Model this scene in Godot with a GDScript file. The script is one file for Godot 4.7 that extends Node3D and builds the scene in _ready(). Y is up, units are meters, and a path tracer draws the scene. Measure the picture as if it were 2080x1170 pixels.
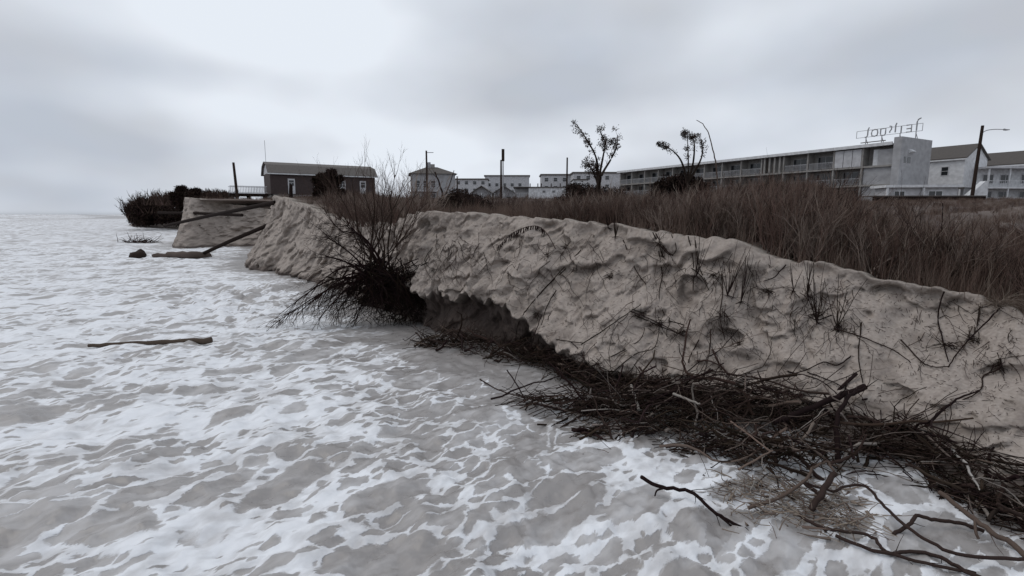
extends Node3D
# A storm-eroded dune bank above foaming surf, brush on top, motel, barn and houses behind.

const EYE := Vector3(0, 3, 0)
const PITCH := 8.05            # degrees the camera looks down
const F := 1060.0              # focal length in pixels of a 2080 px wide picture
const ND := Vector3(0.7688, 0, -0.6395)   # inland
const TD := Vector3(-0.6395, 0, -0.7688)  # along the coast, away from the camera

var M := {}
var names := {}
var rng := RandomNumberGenerator.new()
var nz := FastNoiseLite.new()
var nz2 := FastNoiseLite.new()
var crest_t := PackedFloat32Array()
var crest_n := PackedFloat32Array()
var crest_y := PackedFloat32Array()
var toe_n := PackedFloat32Array()
var face_at := {}

# ---------------------------------------------------------------- mesh building
class MB:
	var v := PackedVector3Array()
	var n := PackedVector3Array()
	var c := PackedColorArray()
	var uv := PackedVector2Array()
	var i := PackedInt32Array()

	func tube(p: PackedVector3Array, r0: float, r1: float, sides: int, col: Color, cap := true) -> void:
		var k := p.size()
		if k < 2:
			return
		var ref := Vector3(0.31, 0.87, 0.38)
		var start := v.size()
		for a in k:
			var d: Vector3 = (p[mini(a + 1, k - 1)] - p[maxi(a - 1, 0)]).normalized()
			var s := d.cross(ref)
			if s.length_squared() < 0.01:
				s = d.cross(Vector3.RIGHT)
			s = s.normalized()
			var u := d.cross(s)
			var r := lerpf(r0, r1, float(a) / (k - 1))
			for q in sides:
				var an := TAU * q / sides
				var nn := s * cos(an) + u * sin(an)
				v.append(p[a] + nn * r)
				n.append(nn)
				c.append(col)
				uv.append(Vector2(float(q) / sides, float(a)))
		for a in k - 1:
			for q in sides:
				var q2 := (q + 1) % sides
				var b0 := start + a * sides
				var b1 := b0 + sides
				i.append_array([b0 + q, b1 + q, b0 + q2, b0 + q2, b1 + q, b1 + q2])
		if cap:
			for e in [[0, -1.0], [k - 1, 1.0]]:
				var b: int = start + e[0] * sides
				var dd: Vector3 = (p[k - 1] - p[k - 2]) if e[1] > 0 else (p[0] - p[1])
				var ci := v.size()
				for q in sides:
					v.append(v[b + q]); n.append(dd.normalized()); c.append(col); uv.append(Vector2.ZERO)
				for q in range(1, sides - 1):
					if e[1] > 0:
						i.append_array([ci, ci + q + 1, ci + q])
					else:
						i.append_array([ci, ci + q, ci + q + 1])

	func quad(a: Vector3, b: Vector3, cc: Vector3, d: Vector3, col: Color) -> void:
		# a b c d run clockwise seen from the front
		var nn := (cc - a).cross(b - a).normalized()
		var s := v.size()
		for p in [a, b, cc, d]:
			v.append(p); n.append(nn); c.append(col); uv.append(Vector2.ZERO)
		i.append_array([s, s + 1, s + 2, s, s + 2, s + 3])

	func tri(a: Vector3, b: Vector3, cc: Vector3, col: Color) -> void:
		var nn := (cc - a).cross(b - a).normalized()
		var s := v.size()
		for p in [a, b, cc]:
			v.append(p); n.append(nn); c.append(col); uv.append(Vector2.ZERO)
		i.append_array([s, s + 1, s + 2])

	func box(o: Vector3, s: Vector3, col := Color.WHITE) -> void:
		# o: lower corner, s: size
		var x := Vector3(s.x, 0, 0)
		var y := Vector3(0, s.y, 0)
		var z := Vector3(0, 0, s.z)
		quad(o + z, o + z + y, o + z + y + x, o + z + x, col)
		quad(o + x, o + x + y, o + y, o, col)
		quad(o, o + y, o + y + z, o + z, col)
		quad(o + x + z, o + x + y + z, o + x + y, o + x, col)
		quad(o + y, o + y + x, o + y + x + z, o + y + z, col)
		quad(o + z, o + z + x, o + x, o, col)

	func prism(poly: Array, z0: float, z1: float, col := Color.WHITE) -> void:
		# convex polygon in xy, counter-clockwise, swept along z
		var k := poly.size()
		for q in k:
			var a: Vector2 = poly[q]
			var b: Vector2 = poly[(q + 1) % k]
			quad(Vector3(a.x, a.y, z0), Vector3(a.x, a.y, z1), Vector3(b.x, b.y, z1), Vector3(b.x, b.y, z0), col)
		for q in range(1, k - 1):
			var a0: Vector2 = poly[0]
			var a1: Vector2 = poly[q]
			var a2: Vector2 = poly[q + 1]
			tri(Vector3(a0.x, a0.y, z1), Vector3(a2.x, a2.y, z1), Vector3(a1.x, a1.y, z1), col)
			tri(Vector3(a0.x, a0.y, z0), Vector3(a1.x, a1.y, z0), Vector3(a2.x, a2.y, z0), col)

	func mesh() -> ArrayMesh:
		var a := []
		a.resize(Mesh.ARRAY_MAX)
		a[Mesh.ARRAY_VERTEX] = v
		a[Mesh.ARRAY_NORMAL] = n
		a[Mesh.ARRAY_COLOR] = c
		a[Mesh.ARRAY_TEX_UV] = uv
		a[Mesh.ARRAY_INDEX] = i
		var m := ArrayMesh.new()
		if v.size() > 0:
			m.add_surface_from_arrays(Mesh.PRIMITIVE_TRIANGLES, a)
		return m

func numbered(called: String) -> String:
	var k: int = names.get(called, 0)
	names[called] = k + 1
	return called if k == 0 else "%s_%03d" % [called, k]

func obj(called: String, mesh: Mesh, mat: Material, parent: Node = self) -> MeshInstance3D:
	var o := MeshInstance3D.new()
	o.name = numbered(called) if parent == self else called
	o.mesh = mesh
	o.material_override = mat
	parent.add_child(o, true)
	return o

func tag(o: Node, label: String, category: String, group := "") -> Node:
	o.set_meta("label", label)
	o.set_meta("category", category)
	if group:
		o.set_meta("group", group)
	return o

func kind(o: Node, k: String) -> Node:
	o.set_meta("kind", k)
	return o

func thing(called: String, label: String, category: String, at := Vector3.ZERO, group := "") -> Node3D:
	var o := Node3D.new()
	o.name = numbered(called)
	add_child(o)
	o.position = at
	tag(o, label, category, group)
	return o

# ---------------------------------------------------------------- camera geometry used to survey the place
func ray(px: float, py: float) -> Vector3:
	var a := deg_to_rad(PITCH)
	var x := (px - 1040.0) / F
	var y := (585.0 - py) / F
	return Vector3(x, -sin(a) + y * cos(a), -cos(a) - y * sin(a))

func P(px: float, py: float, depth: float) -> Vector3:
	var d := ray(px, py)
	return EYE + d * (depth / -d.z)

func W(px: float, py: float, y := 0.0) -> Vector3:
	var d := ray(px, py)
	return EYE + d * ((y - EYE.y) / d.y)

func to_px(p: Vector3) -> Vector2:
	var a := deg_to_rad(PITCH)
	var q := p - EYE
	var fz := -q.y * sin(a) - q.z * cos(a)
	var uy := q.y * cos(a) - q.z * sin(a)
	return Vector2(1040.0 + F * q.x / fz, 585.0 - F * uy / fz)

func sm(a: float, b: float, x: float) -> float:
	var t := clampf((x - a) / (b - a), 0.0, 1.0)
	return t * t * (3.0 - 2.0 * t)

# ---------------------------------------------------------------- materials
func noise_tex(seed_: int, freq: float, size: int, oct: int, lo: Color, hi: Color, type := FastNoiseLite.TYPE_SIMPLEX_SMOOTH) -> ImageTexture:
	var n := FastNoiseLite.new()
	n.seed = seed_
	n.noise_type = type
	n.frequency = freq
	n.fractal_octaves = oct
	var im := n.get_seamless_image(size, size)
	var b := im.get_data()
	var out := PackedByteArray()
	out.resize(size * size * 3)
	var lut := []
	for k in 256:
		var cc := lo.lerp(hi, k / 255.0)
		lut.append([int(cc.r * 255), int(cc.g * 255), int(cc.b * 255)])
	for k in size * size:
		var l: Array = lut[b[k]]
		out[k * 3] = l[0]
		out[k * 3 + 1] = l[1]
		out[k * 3 + 2] = l[2]
	var t := Image.create_from_data(size, size, false, Image.FORMAT_RGB8, out)
	t.generate_mipmaps()
	return ImageTexture.create_from_image(t)

func flat_mat(c: Color, rough := 0.8) -> StandardMaterial3D:
	var m := StandardMaterial3D.new()
	m.albedo_color = c.linear_to_srgb()
	m.roughness = rough
	return m

func painted(c: Color, rough := 0.8, tex: Texture2D = null, scale := 0.5) -> StandardMaterial3D:
	var m := flat_mat(c, rough)
	if tex:
		m.albedo_texture = tex
		m.uv1_triplanar = true
		m.uv1_world_triplanar = true
		m.uv1_scale = Vector3.ONE * scale
	return m

func vc_mat(rough := 0.85, tex: Texture2D = null, scale := 1.0) -> StandardMaterial3D:
	var m := painted(Color.WHITE, rough, tex, scale)
	m.vertex_color_use_as_albedo = true
	return m

func make_materials() -> void:
	var grime := noise_tex(11, 0.012, 512, 5, Color(0.8, 0.8, 0.8), Color(1, 1, 1))
	var grain := noise_tex(12, 0.05, 512, 4, Color(0.80, 0.79, 0.78), Color(1, 1, 1))
	M.grime = grime
	var sand := vc_mat(0.95, grain, 0.55)
	sand.heightmap_enabled = true
	sand.heightmap_texture = noise_tex(13, 0.03, 512, 6, Color.BLACK, Color.WHITE)
	sand.heightmap_scale = 2.0
	M.sand = sand
	M.twig = vc_mat(0.9)
	M.twig.metallic_specular = 0.2
	M.bark = vc_mat(0.9, grain, 3.0)
	M.bark.metallic_specular = 0.25
	M.white = painted(Color(0.76, 0.77, 0.79), 0.7, grime, 0.2)
	M.offwhite = painted(Color(0.6, 0.6, 0.62), 0.75, grime, 0.2)
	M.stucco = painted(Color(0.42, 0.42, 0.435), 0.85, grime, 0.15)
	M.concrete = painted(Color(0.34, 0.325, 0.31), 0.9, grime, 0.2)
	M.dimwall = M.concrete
	M.barnwall = painted(Color(0.06, 0.042, 0.04), 0.85, grime, 0.4)
	M.shingle = painted(Color(0.15, 0.135, 0.125), 0.9, grime, 0.5)
	M.darkroof = painted(Color(0.1, 0.088, 0.08), 0.9, grime, 0.5)
	M.timber = painted(Color(0.022, 0.015, 0.013), 0.9, grain, 2.0)
	M.timber.metallic_specular = 0.2
	M.pole = painted(Color(0.045, 0.032, 0.027), 0.9, grain, 2.0)
	M.pole.metallic_specular = 0.2
	M.greywood = painted(Color(0.16, 0.14, 0.13), 0.85, grain, 2.0)
	M.steel = painted(Color(0.3, 0.3, 0.31), 0.5)
	M.steel.metallic = 0.3
	var g := flat_mat(Color(0.02, 0.022, 0.025), 0.08)
	M.glass = g

# ---------------------------------------------------------------- sky
func make_sky() -> Sky:
	var w := 1024
	var h := 512
	var n := FastNoiseLite.new()
	n.seed = 5
	n.frequency = 1.5
	n.fractal_octaves = 4
	var n2 := FastNoiseLite.new()
	n2.seed = 9
	n2.frequency = 0.9
	n2.fractal_octaves = 3
	# cloud masses seen in the photograph: px, py, half width, half height, brighter (+) or darker (-)
	var lobes := [[420, 40, 330, 85, 0.66], [450, 226, 210, 46, 0.78], [700, 150, 260, 90, 0.25], [60, 190, 190, 100, -0.75], [150, 320, 200, 60, -0.55],
		[40, 405, 160, 40, -0.7], [1130, 196, 190, 42, -0.75], [1020, 40, 150, 70, -0.35], [1440, 90, 130, 90, 0.4], [1450, 220, 200, 40, 0.35],
		[1690, 140, 170, 60, -0.35], [1990, 50, 170, 70, -0.55], [1850, 170, 300, 60, -0.35], [900, 260, 140, 40, 0.3], [430, 142, 300, 34, -0.42], [640, 330, 420, 36, 0.3], [250, 300, 150, 50, -0.2], [1300, 130, 120, 40, -0.2], [1560, 40, 120, 40, 0.3], [1330, 40, 90, 40, -0.25], [860, 120, 90, 60, -0.2]]
	var dirs := []
	for l in lobes:
		var c := ray(l[0], l[1]).normalized()
		dirs.append([atan2(c.x, -c.z), asin(c.y), l[2] / F, l[3] / F, l[4]])
	var im := Image.create(w, h, false, Image.FORMAT_RGB8)
	for y in h:
		var el := (0.5 - (y + 0.5) / h) * PI
		for x in w:
			var az := wrapf((x + 0.5) / w * TAU, -PI, PI)      # 0 looks along -z
			if el < -0.12:
				im.set_pixel(x, y, Color(0.62, 0.64, 0.67))
				continue
			var d := Vector3(sin(az) * cos(el), sin(el), -cos(az) * cos(el))
			var q := d / (absf(d.y) + 0.35)
			var f := 0.5 + 0.55 * n.get_noise_3d(q.x, q.y * 2.0, q.z) + 0.5 * n2.get_noise_3d(q.x + 7.0, q.y, q.z)
			var add := 0.0
			if absf(az) < 1.3 and el < 0.75:
				for l in dirs:
					var a: float = (az - l[0]) / l[2]
					var b: float = (el - l[1]) / l[3]
					var r := a * a + b * b
					if r < 6.0:
						add += l[4] * exp(-r)
			f = clampf(0.54 + (f - 0.5) * 0.7 + add * 0.8 + 0.16 * exp(-maxf(el, 0.0) / 0.10), 0.0, 1.0)
			var lo := Color(0.768, 0.798, 0.846)
			var hi := Color(0.94, 0.965, 1.0)
			var c := lo.lerp(hi, f)
			var warm := clampf(0.5 + 1.2 * n2.get_noise_3d(q.x * 1.7, q.y + 4.0, q.z * 1.7), 0.0, 1.0) * (1.0 - f)
			c = c.lerp(Color(0.79, 0.79, 0.80), warm * 0.45)
			im.set_pixel(x, y, c)
	var s := Sky.new()
	var m := PanoramaSkyMaterial.new()
	m.panorama = ImageTexture.create_from_image(im)
	s.sky_material = m
	return s

# ---------------------------------------------------------------- dune bank
# toe x, toe y, lip y (0: none), overhang m, crest x, crest y, crest depth, steepness
var sections := [
	[2080, 1040, 0, 0, 2170, 668, 7.0, 1.2],
	[1950, 985, 0, 0, 2040, 622, 7.8, 1.25],
	[1800, 935, 0, 0, 1930, 588, 8.3, 1.3],
	[1700, 900, 0, 0, 1800, 568, 8.6, 1.3],
	[1600, 870, 0, 0, 1690, 541, 9.0, 1.3],
	[1500, 850, 0, 0, 1600, 530, 9.4, 1.4],
	[1400, 825, 0, 0, 1490, 488, 9.9, 1.5],
	[1300, 800, 775, 0.05, 1400, 478, 10.4, 1.5],
	[1180, 770, 735, 0.12, 1290, 465, 11.2, 1.4],
	[1100, 735, 685, 0.2, 1190, 451, 12.2, 1.3],
	[1040, 712, 634, 0.3, 1110, 445, 13.0, 1.2],
	[960, 690, 606, 0.35, 1030, 440, 14.0, 1.2],
	[890, 672, 588, 0.35, 950, 434, 15.0, 1.2],
	[840, 655, 575, 0.35, 880, 430, 15.9, 1.2],
	[790, 635, 590, 0.2, 835, 437, 16.8, 1.2],
	[735, 610, 0, 0, 782, 456, 19.5, 1.2],
	[690, 592, 0, 0, 722, 452, 22.5, 1.3],
	[640, 574, 0, 0, 670, 440, 25.0, 1.4],
	[585, 560, 0, 0, 625, 421, 28.0, 1.5],
	[548, 552, 0, 0, 585, 405, 30.5, 1.5],
	[508, 547, 0, 0, 556, 401, 31.5, 1.5],
	[507, 528, 0, 0, 553, 402, 34.0, 1.5],
	[540, 505, 0, 0, 565, 416, 47.0, 1.4],
	[528, 500, 0, 0, 545, 426, 53.0, 1.4],
	[440, 501, 0, 0, 460, 412, 52.5, 1.6],
	[352, 501, 0, 0, 374, 402, 52.5, 1.8],
	[430, 470, 0, 0, 440, 412, 91.0, 1.3],
	[330, 463, 0, 0, 342, 441, 108.0, 1.2],
	[265, 458, 0, 0, 278, 446, 128.0, 1.2],
	[300, 448, 0, 0, 318, 432, 235.0, 1.2],
	[330, 441, 0, 0, 345, 430, 520.0, 1.2],
]

# the bank goes on past the right edge of the picture: toe and crest on the ground
var beyond := [
	[Vector3(120, 0, 130), Vector3(124, 2.2, 126.5)], [Vector3(50, 0, 48), Vector3(53, 1.8, 45.4)], [Vector3(18, 0, 10.5), Vector3(21, 1.6, 8)],
	[Vector3(10, 0, 1.2), Vector3(12.8, 1.5, -1.2)], [Vector3(6.9, 0, -2.6), Vector3(9.6, 1.5, -4.8)],
]

func bank_lines() -> Array:
	var toes := []
	var crests := []
	var lips := []
	for q in beyond:
		toes.append(q[0])
		crests.append(q[1])
		lips.append(Vector4(0, 0, 1.2, 0))
	for s in sections:
		var t := W(s[0], s[1], 0.0)
		toes.append(t)
		crests.append(P(s[4], s[5], s[6]))
		var lip := t
		if s[2] > 0:
			lip = P(s[0], s[2], -t.z - 0.02)
		lips.append(Vector4(lip.y, s[3], s[7], 0))
	return [toes, crests, lips]

func cr(a, b, c, d, t: float):
	return b + (c - a) * (0.5 * t) + (a * 2.0 - b * 5.0 + c * 4.0 - d) * (0.5 * t * t) + (b * 3.0 - a - c * 3.0 + d) * (0.5 * t * t * t)

const LAND := 4.9
func plateau(yc: float, d: float, x: float, z: float) -> float:
	var k := clampf(d / 92.0, 0.0, 1.0)
	k = lerpf(k, k * k * (3 - 2 * k), 0.5)
	var y := lerpf(yc, LAND, k)
	y -= 0.12 * sm(0.0, 0.8, d) * (1.0 - sm(6.0, 20.0, d))
	y += 0.22 * nz.get_noise_2d(x * 0.35 + 50, z * 0.35) * sm(0.8, 6.0, d)
	return y

func ground(x: float, z: float) -> float:
	# height of the land at a place behind the crest
	var p := Vector3(x, 0, z)
	var t := p.dot(TD)
	var n := p.dot(ND)
	var k := crest_t.bsearch(t)
	k = clampi(k, 1, crest_t.size() - 1)
	var f := clampf((t - crest_t[k - 1]) / maxf(crest_t[k] - crest_t[k - 1], 1e-4), 0, 1)
	var d := n - lerpf(crest_n[k - 1], crest_n[k], f)
	return plateau(lerpf(crest_y[k - 1], crest_y[k], f), maxf(d, 0.0), x, z)

func inland(x: float, z: float) -> float:
	var p := Vector3(x, 0, z)
	var t := p.dot(TD)
	var k := clampi(crest_t.bsearch(t), 1, crest_t.size() - 1)
	var f := clampf((t - crest_t[k - 1]) / maxf(crest_t[k] - crest_t[k - 1], 1e-4), 0, 1)
	return p.dot(ND) - lerpf(crest_n[k - 1], crest_n[k], f)

func make_bank() -> void:
	var lines := bank_lines()
	var toes: Array = lines[0]
	var crests: Array = lines[1]
	var lips: Array = lines[2]
	var m := MB.new()
	var rows := []
	var face_n := 100
	var back := [0.04, 0.1, 0.2, 0.4, 0.7, 1.1, 1.7, 2.6, 3.8, 5.5, 7.5, 10.0, 13.0, 17.0, 22.0, 28.0, 36.0, 46.0, 60.0, 80.0, 110.0, 160.0, 260.0, 420.0]
	var samples := []
	for k in range(1, toes.size() - 2):
		var L: float = (toes[k + 1] - toes[k]).length()
		var dist: float = (toes[k] as Vector3).length()
		var cnt := clampi(int(L / (0.003 * dist)), 6, 110)
		for q in cnt:
			samples.append([k, float(q) / cnt])
	samples.append([toes.size() - 3, 1.0])
	samples.push_front([1, -0.001])
	for sm_ in samples:
		var k: int = sm_[0]
		var f: float = sm_[1]
		var T: Vector3 = cr(toes[k - 1], toes[k], toes[k + 1], toes[k + 2], f)
		var C: Vector3 = cr(crests[k - 1], crests[k], crests[k + 1], crests[k + 2], f)
		var Lp: Vector4 = (lips[k] as Vector4).lerp(lips[k + 1], f)
		var row := PackedVector3Array()
		var cols := PackedColorArray()
		var away := C - T
		away.y = 0
		away = away.normalized()
		var scale: float = clampf(T.length() / 12.0, 0.6, 3.0)
		# crest is uneven
		var cj := 0.10 * nz.get_noise_2d(C.dot(TD) * 1.7, 3.0) + 0.05 * nz2.get_noise_2d(C.dot(TD) * 5.0, 9.0)
		C.y += cj * minf(scale, 1.6)
		crest_t.append(C.dot(TD))
		crest_n.append(C.dot(ND))
		crest_y.append(C.y)
		var lipy := maxf(Lp.x * (1.0 + 0.30 * nz.get_noise_2d(T.dot(TD) * 1.1, 40.0) + 0.16 * nz2.get_noise_2d(T.dot(TD) * 3.0, 7.0)), 0.05)
		var lip0 := T + Vector3(0, lipy, 0) - away * Lp.y * 0.1
		var lip1 := lip0 - away * Lp.y + Vector3(0, 0.06 * signf(lipy), 0)
		for a in face_n:
			var p: Vector3
			var peat := 0.0
			var rough := 1.0
			if a < 6:
				p = T.lerp(T - away * 1.2 - Vector3(0, 0.7, 0), 1.0 - a / 6.0)
				rough = 0.3
				peat = 1.0
			elif a < 24:
				var q := (a - 6) / 18.0
				p = T.lerp(lip0, q) + away * (0.35 * lipy * sin(q * PI) * 0.5)
				peat = 1.0
				rough = 0.9
			else:
				var st := 24.0
				var q := (a - st) / (face_n - 1.0 - st)
				var hq := 1.0 - pow(1.0 - q, Lp.z)
				var b := lip1
				p = b + (C - b) * Vector3(hq, q, hq)
				rough = 1.0 - 0.8 * sm(0.9, 1.0, q)
				# slumped scallops under the crest
			var s3 := p
			var n1 := nz.get_noise_3d(s3.x * 0.9, s3.y * 1.1, s3.z * 0.9)
			var n2 := nz.get_noise_3d(s3.x * 2.6 + 40, s3.y * 2.0, s3.z * 2.6)
			var rill := nz2.get_noise_3d(s3.x * 4.5, s3.y * 0.9 + 20, s3.z * 4.5)
			var lay := nz2.get_noise_3d(s3.x * 0.7, s3.y * 7.0, s3.z * 0.7 + 60)
			var clod := absf(nz2.get_noise_3d(s3.x * 8.0, s3.y * 8.0, s3.z * 8.0))
			var fine := nz.get_noise_3d(s3.x * 17.0, s3.y * 17.0, s3.z * 17.0)
			var big := nz.get_noise_3d(s3.x * 0.42 + 9, s3.y * 0.5, s3.z * 0.42)
			var tt := T.dot(TD)
			var soft := 0.45 + 0.55 * sm(4.5, 9.0, tt)      # the slumped sand at the near end lies smoother
			var cut := sm(19.0, 26.0, tt)                    # further off the bank is freshly cut, flat and fluted
			# ledges where slabs of sand have dropped
			var u := 1.5 * nz.get_noise_3d(s3.x * 0.5 + 70, s3.y * 0.35, s3.z * 0.5) + (0.6 + 0.45 * soft) * s3.y + 0.22 * n2
			var fr := u - floorf(u)
			var ledge := sm(0.38, 0.62, fr) - fr
			var groove := pow(1.0 - absf(nz.get_noise_3d(s3.x * 0.8 + 5, s3.y * 0.55 + 31, s3.z * 0.8)), 9.0)
			var disp := (1.0 - 0.55 * cut) * (0.55 * big + 0.26 * n1 + 0.22 * ledge + soft * (0.055 * n2 + 0.05 * rill + 0.02 * lay) - 0.08 * groove)
			disp += cut * (0.5 * nz.get_noise_3d(s3.x * 0.35, s3.y * 0.05 + 80, s3.z * 0.35) + 0.16 * nz2.get_noise_3d(s3.x * 1.3, s3.y * 0.2, s3.z * 1.3)) * minf(scale, 1.7)
			var crumb := nz2.get_noise_3d(s3.x * 5.5 + 3, s3.y * 5.5, s3.z * 5.5)
			var pit := sm(0.30, 0.62, nz2.get_noise_3d(s3.x * 3.6 + 33, s3.y * 4.4, s3.z * 3.6)) * sm(-0.15, 0.3, nz.get_noise_3d(s3.x * 0.6, s3.y * 0.8 + 17, s3.z * 0.6))
			disp += cut * (0.10 * n2 + 0.10 * ledge - 0.06 * pit + 0.03 * crumb)
			disp += (1.0 - cut) * (soft * (-0.045 * clod + 0.022 * crumb) - 0.03 * pit) + 0.016 * fine * (0.5 + soft)
			p -= away * disp * rough
			p.y += 0.025 * n2 * rough
			row.append(p)
			# sand is pale; below the slumped sand lies dark wet peat with a ragged edge
			var edge := lipy + 0.10 * n2 + 0.14 * nz2.get_noise_3d(s3.x * 3.0, s3.y * 3.0, s3.z * 3.0) + 0.03
			var pt := 0.0
			if lipy > 0.06:
				pt = 1.0 - sm(edge - 0.02, edge + 0.035, p.y)
			var damp := sm(0.10, 0.45, nz2.get_noise_3d(s3.x * 0.8 + 11, s3.y * 1.6, s3.z * 0.8) + 0.4 * lay)
			var col := Color(0.40, 0.352, 0.316).lerp(Color(0.265, 0.228, 0.204), damp * 0.9)
			# humus crumbs and root-stained specks in the sand
			var speck := sm(0.28, 0.5, nz2.get_noise_3d(s3.x * 9.0 + 50, s3.y * 7.0, s3.z * 9.0) + 0.35 * n1) * 0.45 + pit * 0.3
			col = col.lerp(Color(0.19, 0.152, 0.13), clampf(speck, 0.0, 0.75))
			var wet := 1.0 - sm(0.16, 0.30, p.y + 0.16 * n2 + 0.07 * rill)
			col = col.lerp(Color(0.17, 0.14, 0.122), wet)
			col = col.lerp(Color(0.075, 0.056, 0.048), pt)
			cols.append(col)
		var yb := row[face_n - 1].y
		crest_y[crest_y.size() - 1] = yb
		var cb := row[face_n - 1]
		crest_n[crest_n.size() - 1] = cb.dot(ND)
		crest_t[crest_t.size() - 1] = maxf(cb.dot(TD), crest_t[maxi(crest_t.size() - 2, 0)] + 0.001)
		for d in back:
			var p: Vector3 = cb + ND * d
			p.y = plateau(yb, d, p.x, p.z)
			row.append(p)
			var lit := sm(0.15, 1.2, d + 0.9 * nz2.get_noise_2d(p.x * 2.0, p.z * 2.0))
			var gcol := Color(0.095, 0.070, 0.059).lerp(Color(0.19, 0.15, 0.128), sm(-0.1, 0.5, nz.get_noise_2d(p.x * 0.5, p.z * 0.5)))
			cols.append(Color(0.40, 0.36, 0.32).lerp(gcol, lit))
		rows.append([row, cols])
	var W_ := face_n + back.size()
	for r in rows:
		m.v.append_array(r[0])
		m.c.append_array(r[1])
	var R := rows.size()
	m.n.resize(m.v.size())
	m.uv.resize(m.v.size())
	for a in R:
		for b in W_:
			var x0 := m.v[maxi(a - 1, 0) * W_ + b]
			var x1 := m.v[mini(a + 1, R - 1) * W_ + b]
			var y0 := m.v[a * W_ + maxi(b - 1, 0)]
			var y1 := m.v[a * W_ + mini(b + 1, W_ - 1)]
			var nn := (y1 - y0).cross(x1 - x0).normalized()
			m.n[a * W_ + b] = nn if nn.length() > 0.5 else Vector3.UP
			m.uv[a * W_ + b] = Vector2.ZERO
			if a < R - 1 and b < W_ - 1:
				var q := a * W_ + b
				m.i.append_array([q, q + W_, q + 1, q + W_, q + W_ + 1, q + 1])
			if b < face_n + 6:
				var pp := to_px(m.v[a * W_ + b])
				var key := Vector2i(int(pp.x / 6.0), int(pp.y / 6.0))
				var old = face_at.get(key)
				if old == null or (old as Vector3).length() > m.v[a * W_ + b].length():
					face_at[key] = m.v[a * W_ + b]
	var o := obj("dune_terrain", m.mesh(), M.sand)
	kind(o, "structure")

func on_bank(px: float, py: float) -> Vector3:
	var k := Vector2i(int(px / 6.0), int(py / 6.0))
	for r in range(0, 9):
		var best = null
		for a in range(-r, r + 1):
			for b in range(-r, r + 1):
				if maxi(absi(a), absi(b)) == r:
					var q = face_at.get(k + Vector2i(a, b))
					if q != null and (best == null or q.length() < best.length()):
						best = q
		if best != null:
			var d := ray(px, py).normalized()
			return EYE + d * ((best as Vector3) - EYE).dot(d)
	return W(px, py, 0.0)

# ---------------------------------------------------------------- surf
func foam_noise(seed_: int, per_m: float, r: float, o: Vector2, cell: bool, oct: int, warp: float) -> FastNoiseLite:
	var n := FastNoiseLite.new()
	n.seed = seed_
	n.frequency = per_m / r
	n.offset = Vector3(o.x * r, o.y * r, 0)
	if cell:
		n.noise_type = FastNoiseLite.TYPE_CELLULAR
		n.cellular_distance_function = FastNoiseLite.DISTANCE_EUCLIDEAN
		n.cellular_return_type = FastNoiseLite.RETURN_DISTANCE2_SUB
		n.cellular_jitter = 1.0
		n.fractal_type = FastNoiseLite.FRACTAL_NONE
		n.domain_warp_enabled = true
		n.domain_warp_type = FastNoiseLite.DOMAIN_WARP_SIMPLEX
		n.domain_warp_amplitude = warp * r
		n.domain_warp_frequency = per_m * 0.9 / r
		n.domain_warp_fractal_type = FastNoiseLite.DOMAIN_WARP_FRACTAL_PROGRESSIVE
		n.domain_warp_fractal_octaves = 3
		n.domain_warp_fractal_gain = 0.5
	else:
		n.noise_type = FastNoiseLite.TYPE_SIMPLEX_SMOOTH
		n.fractal_octaves = oct
	return n

const STRETCH := 1.8
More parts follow.
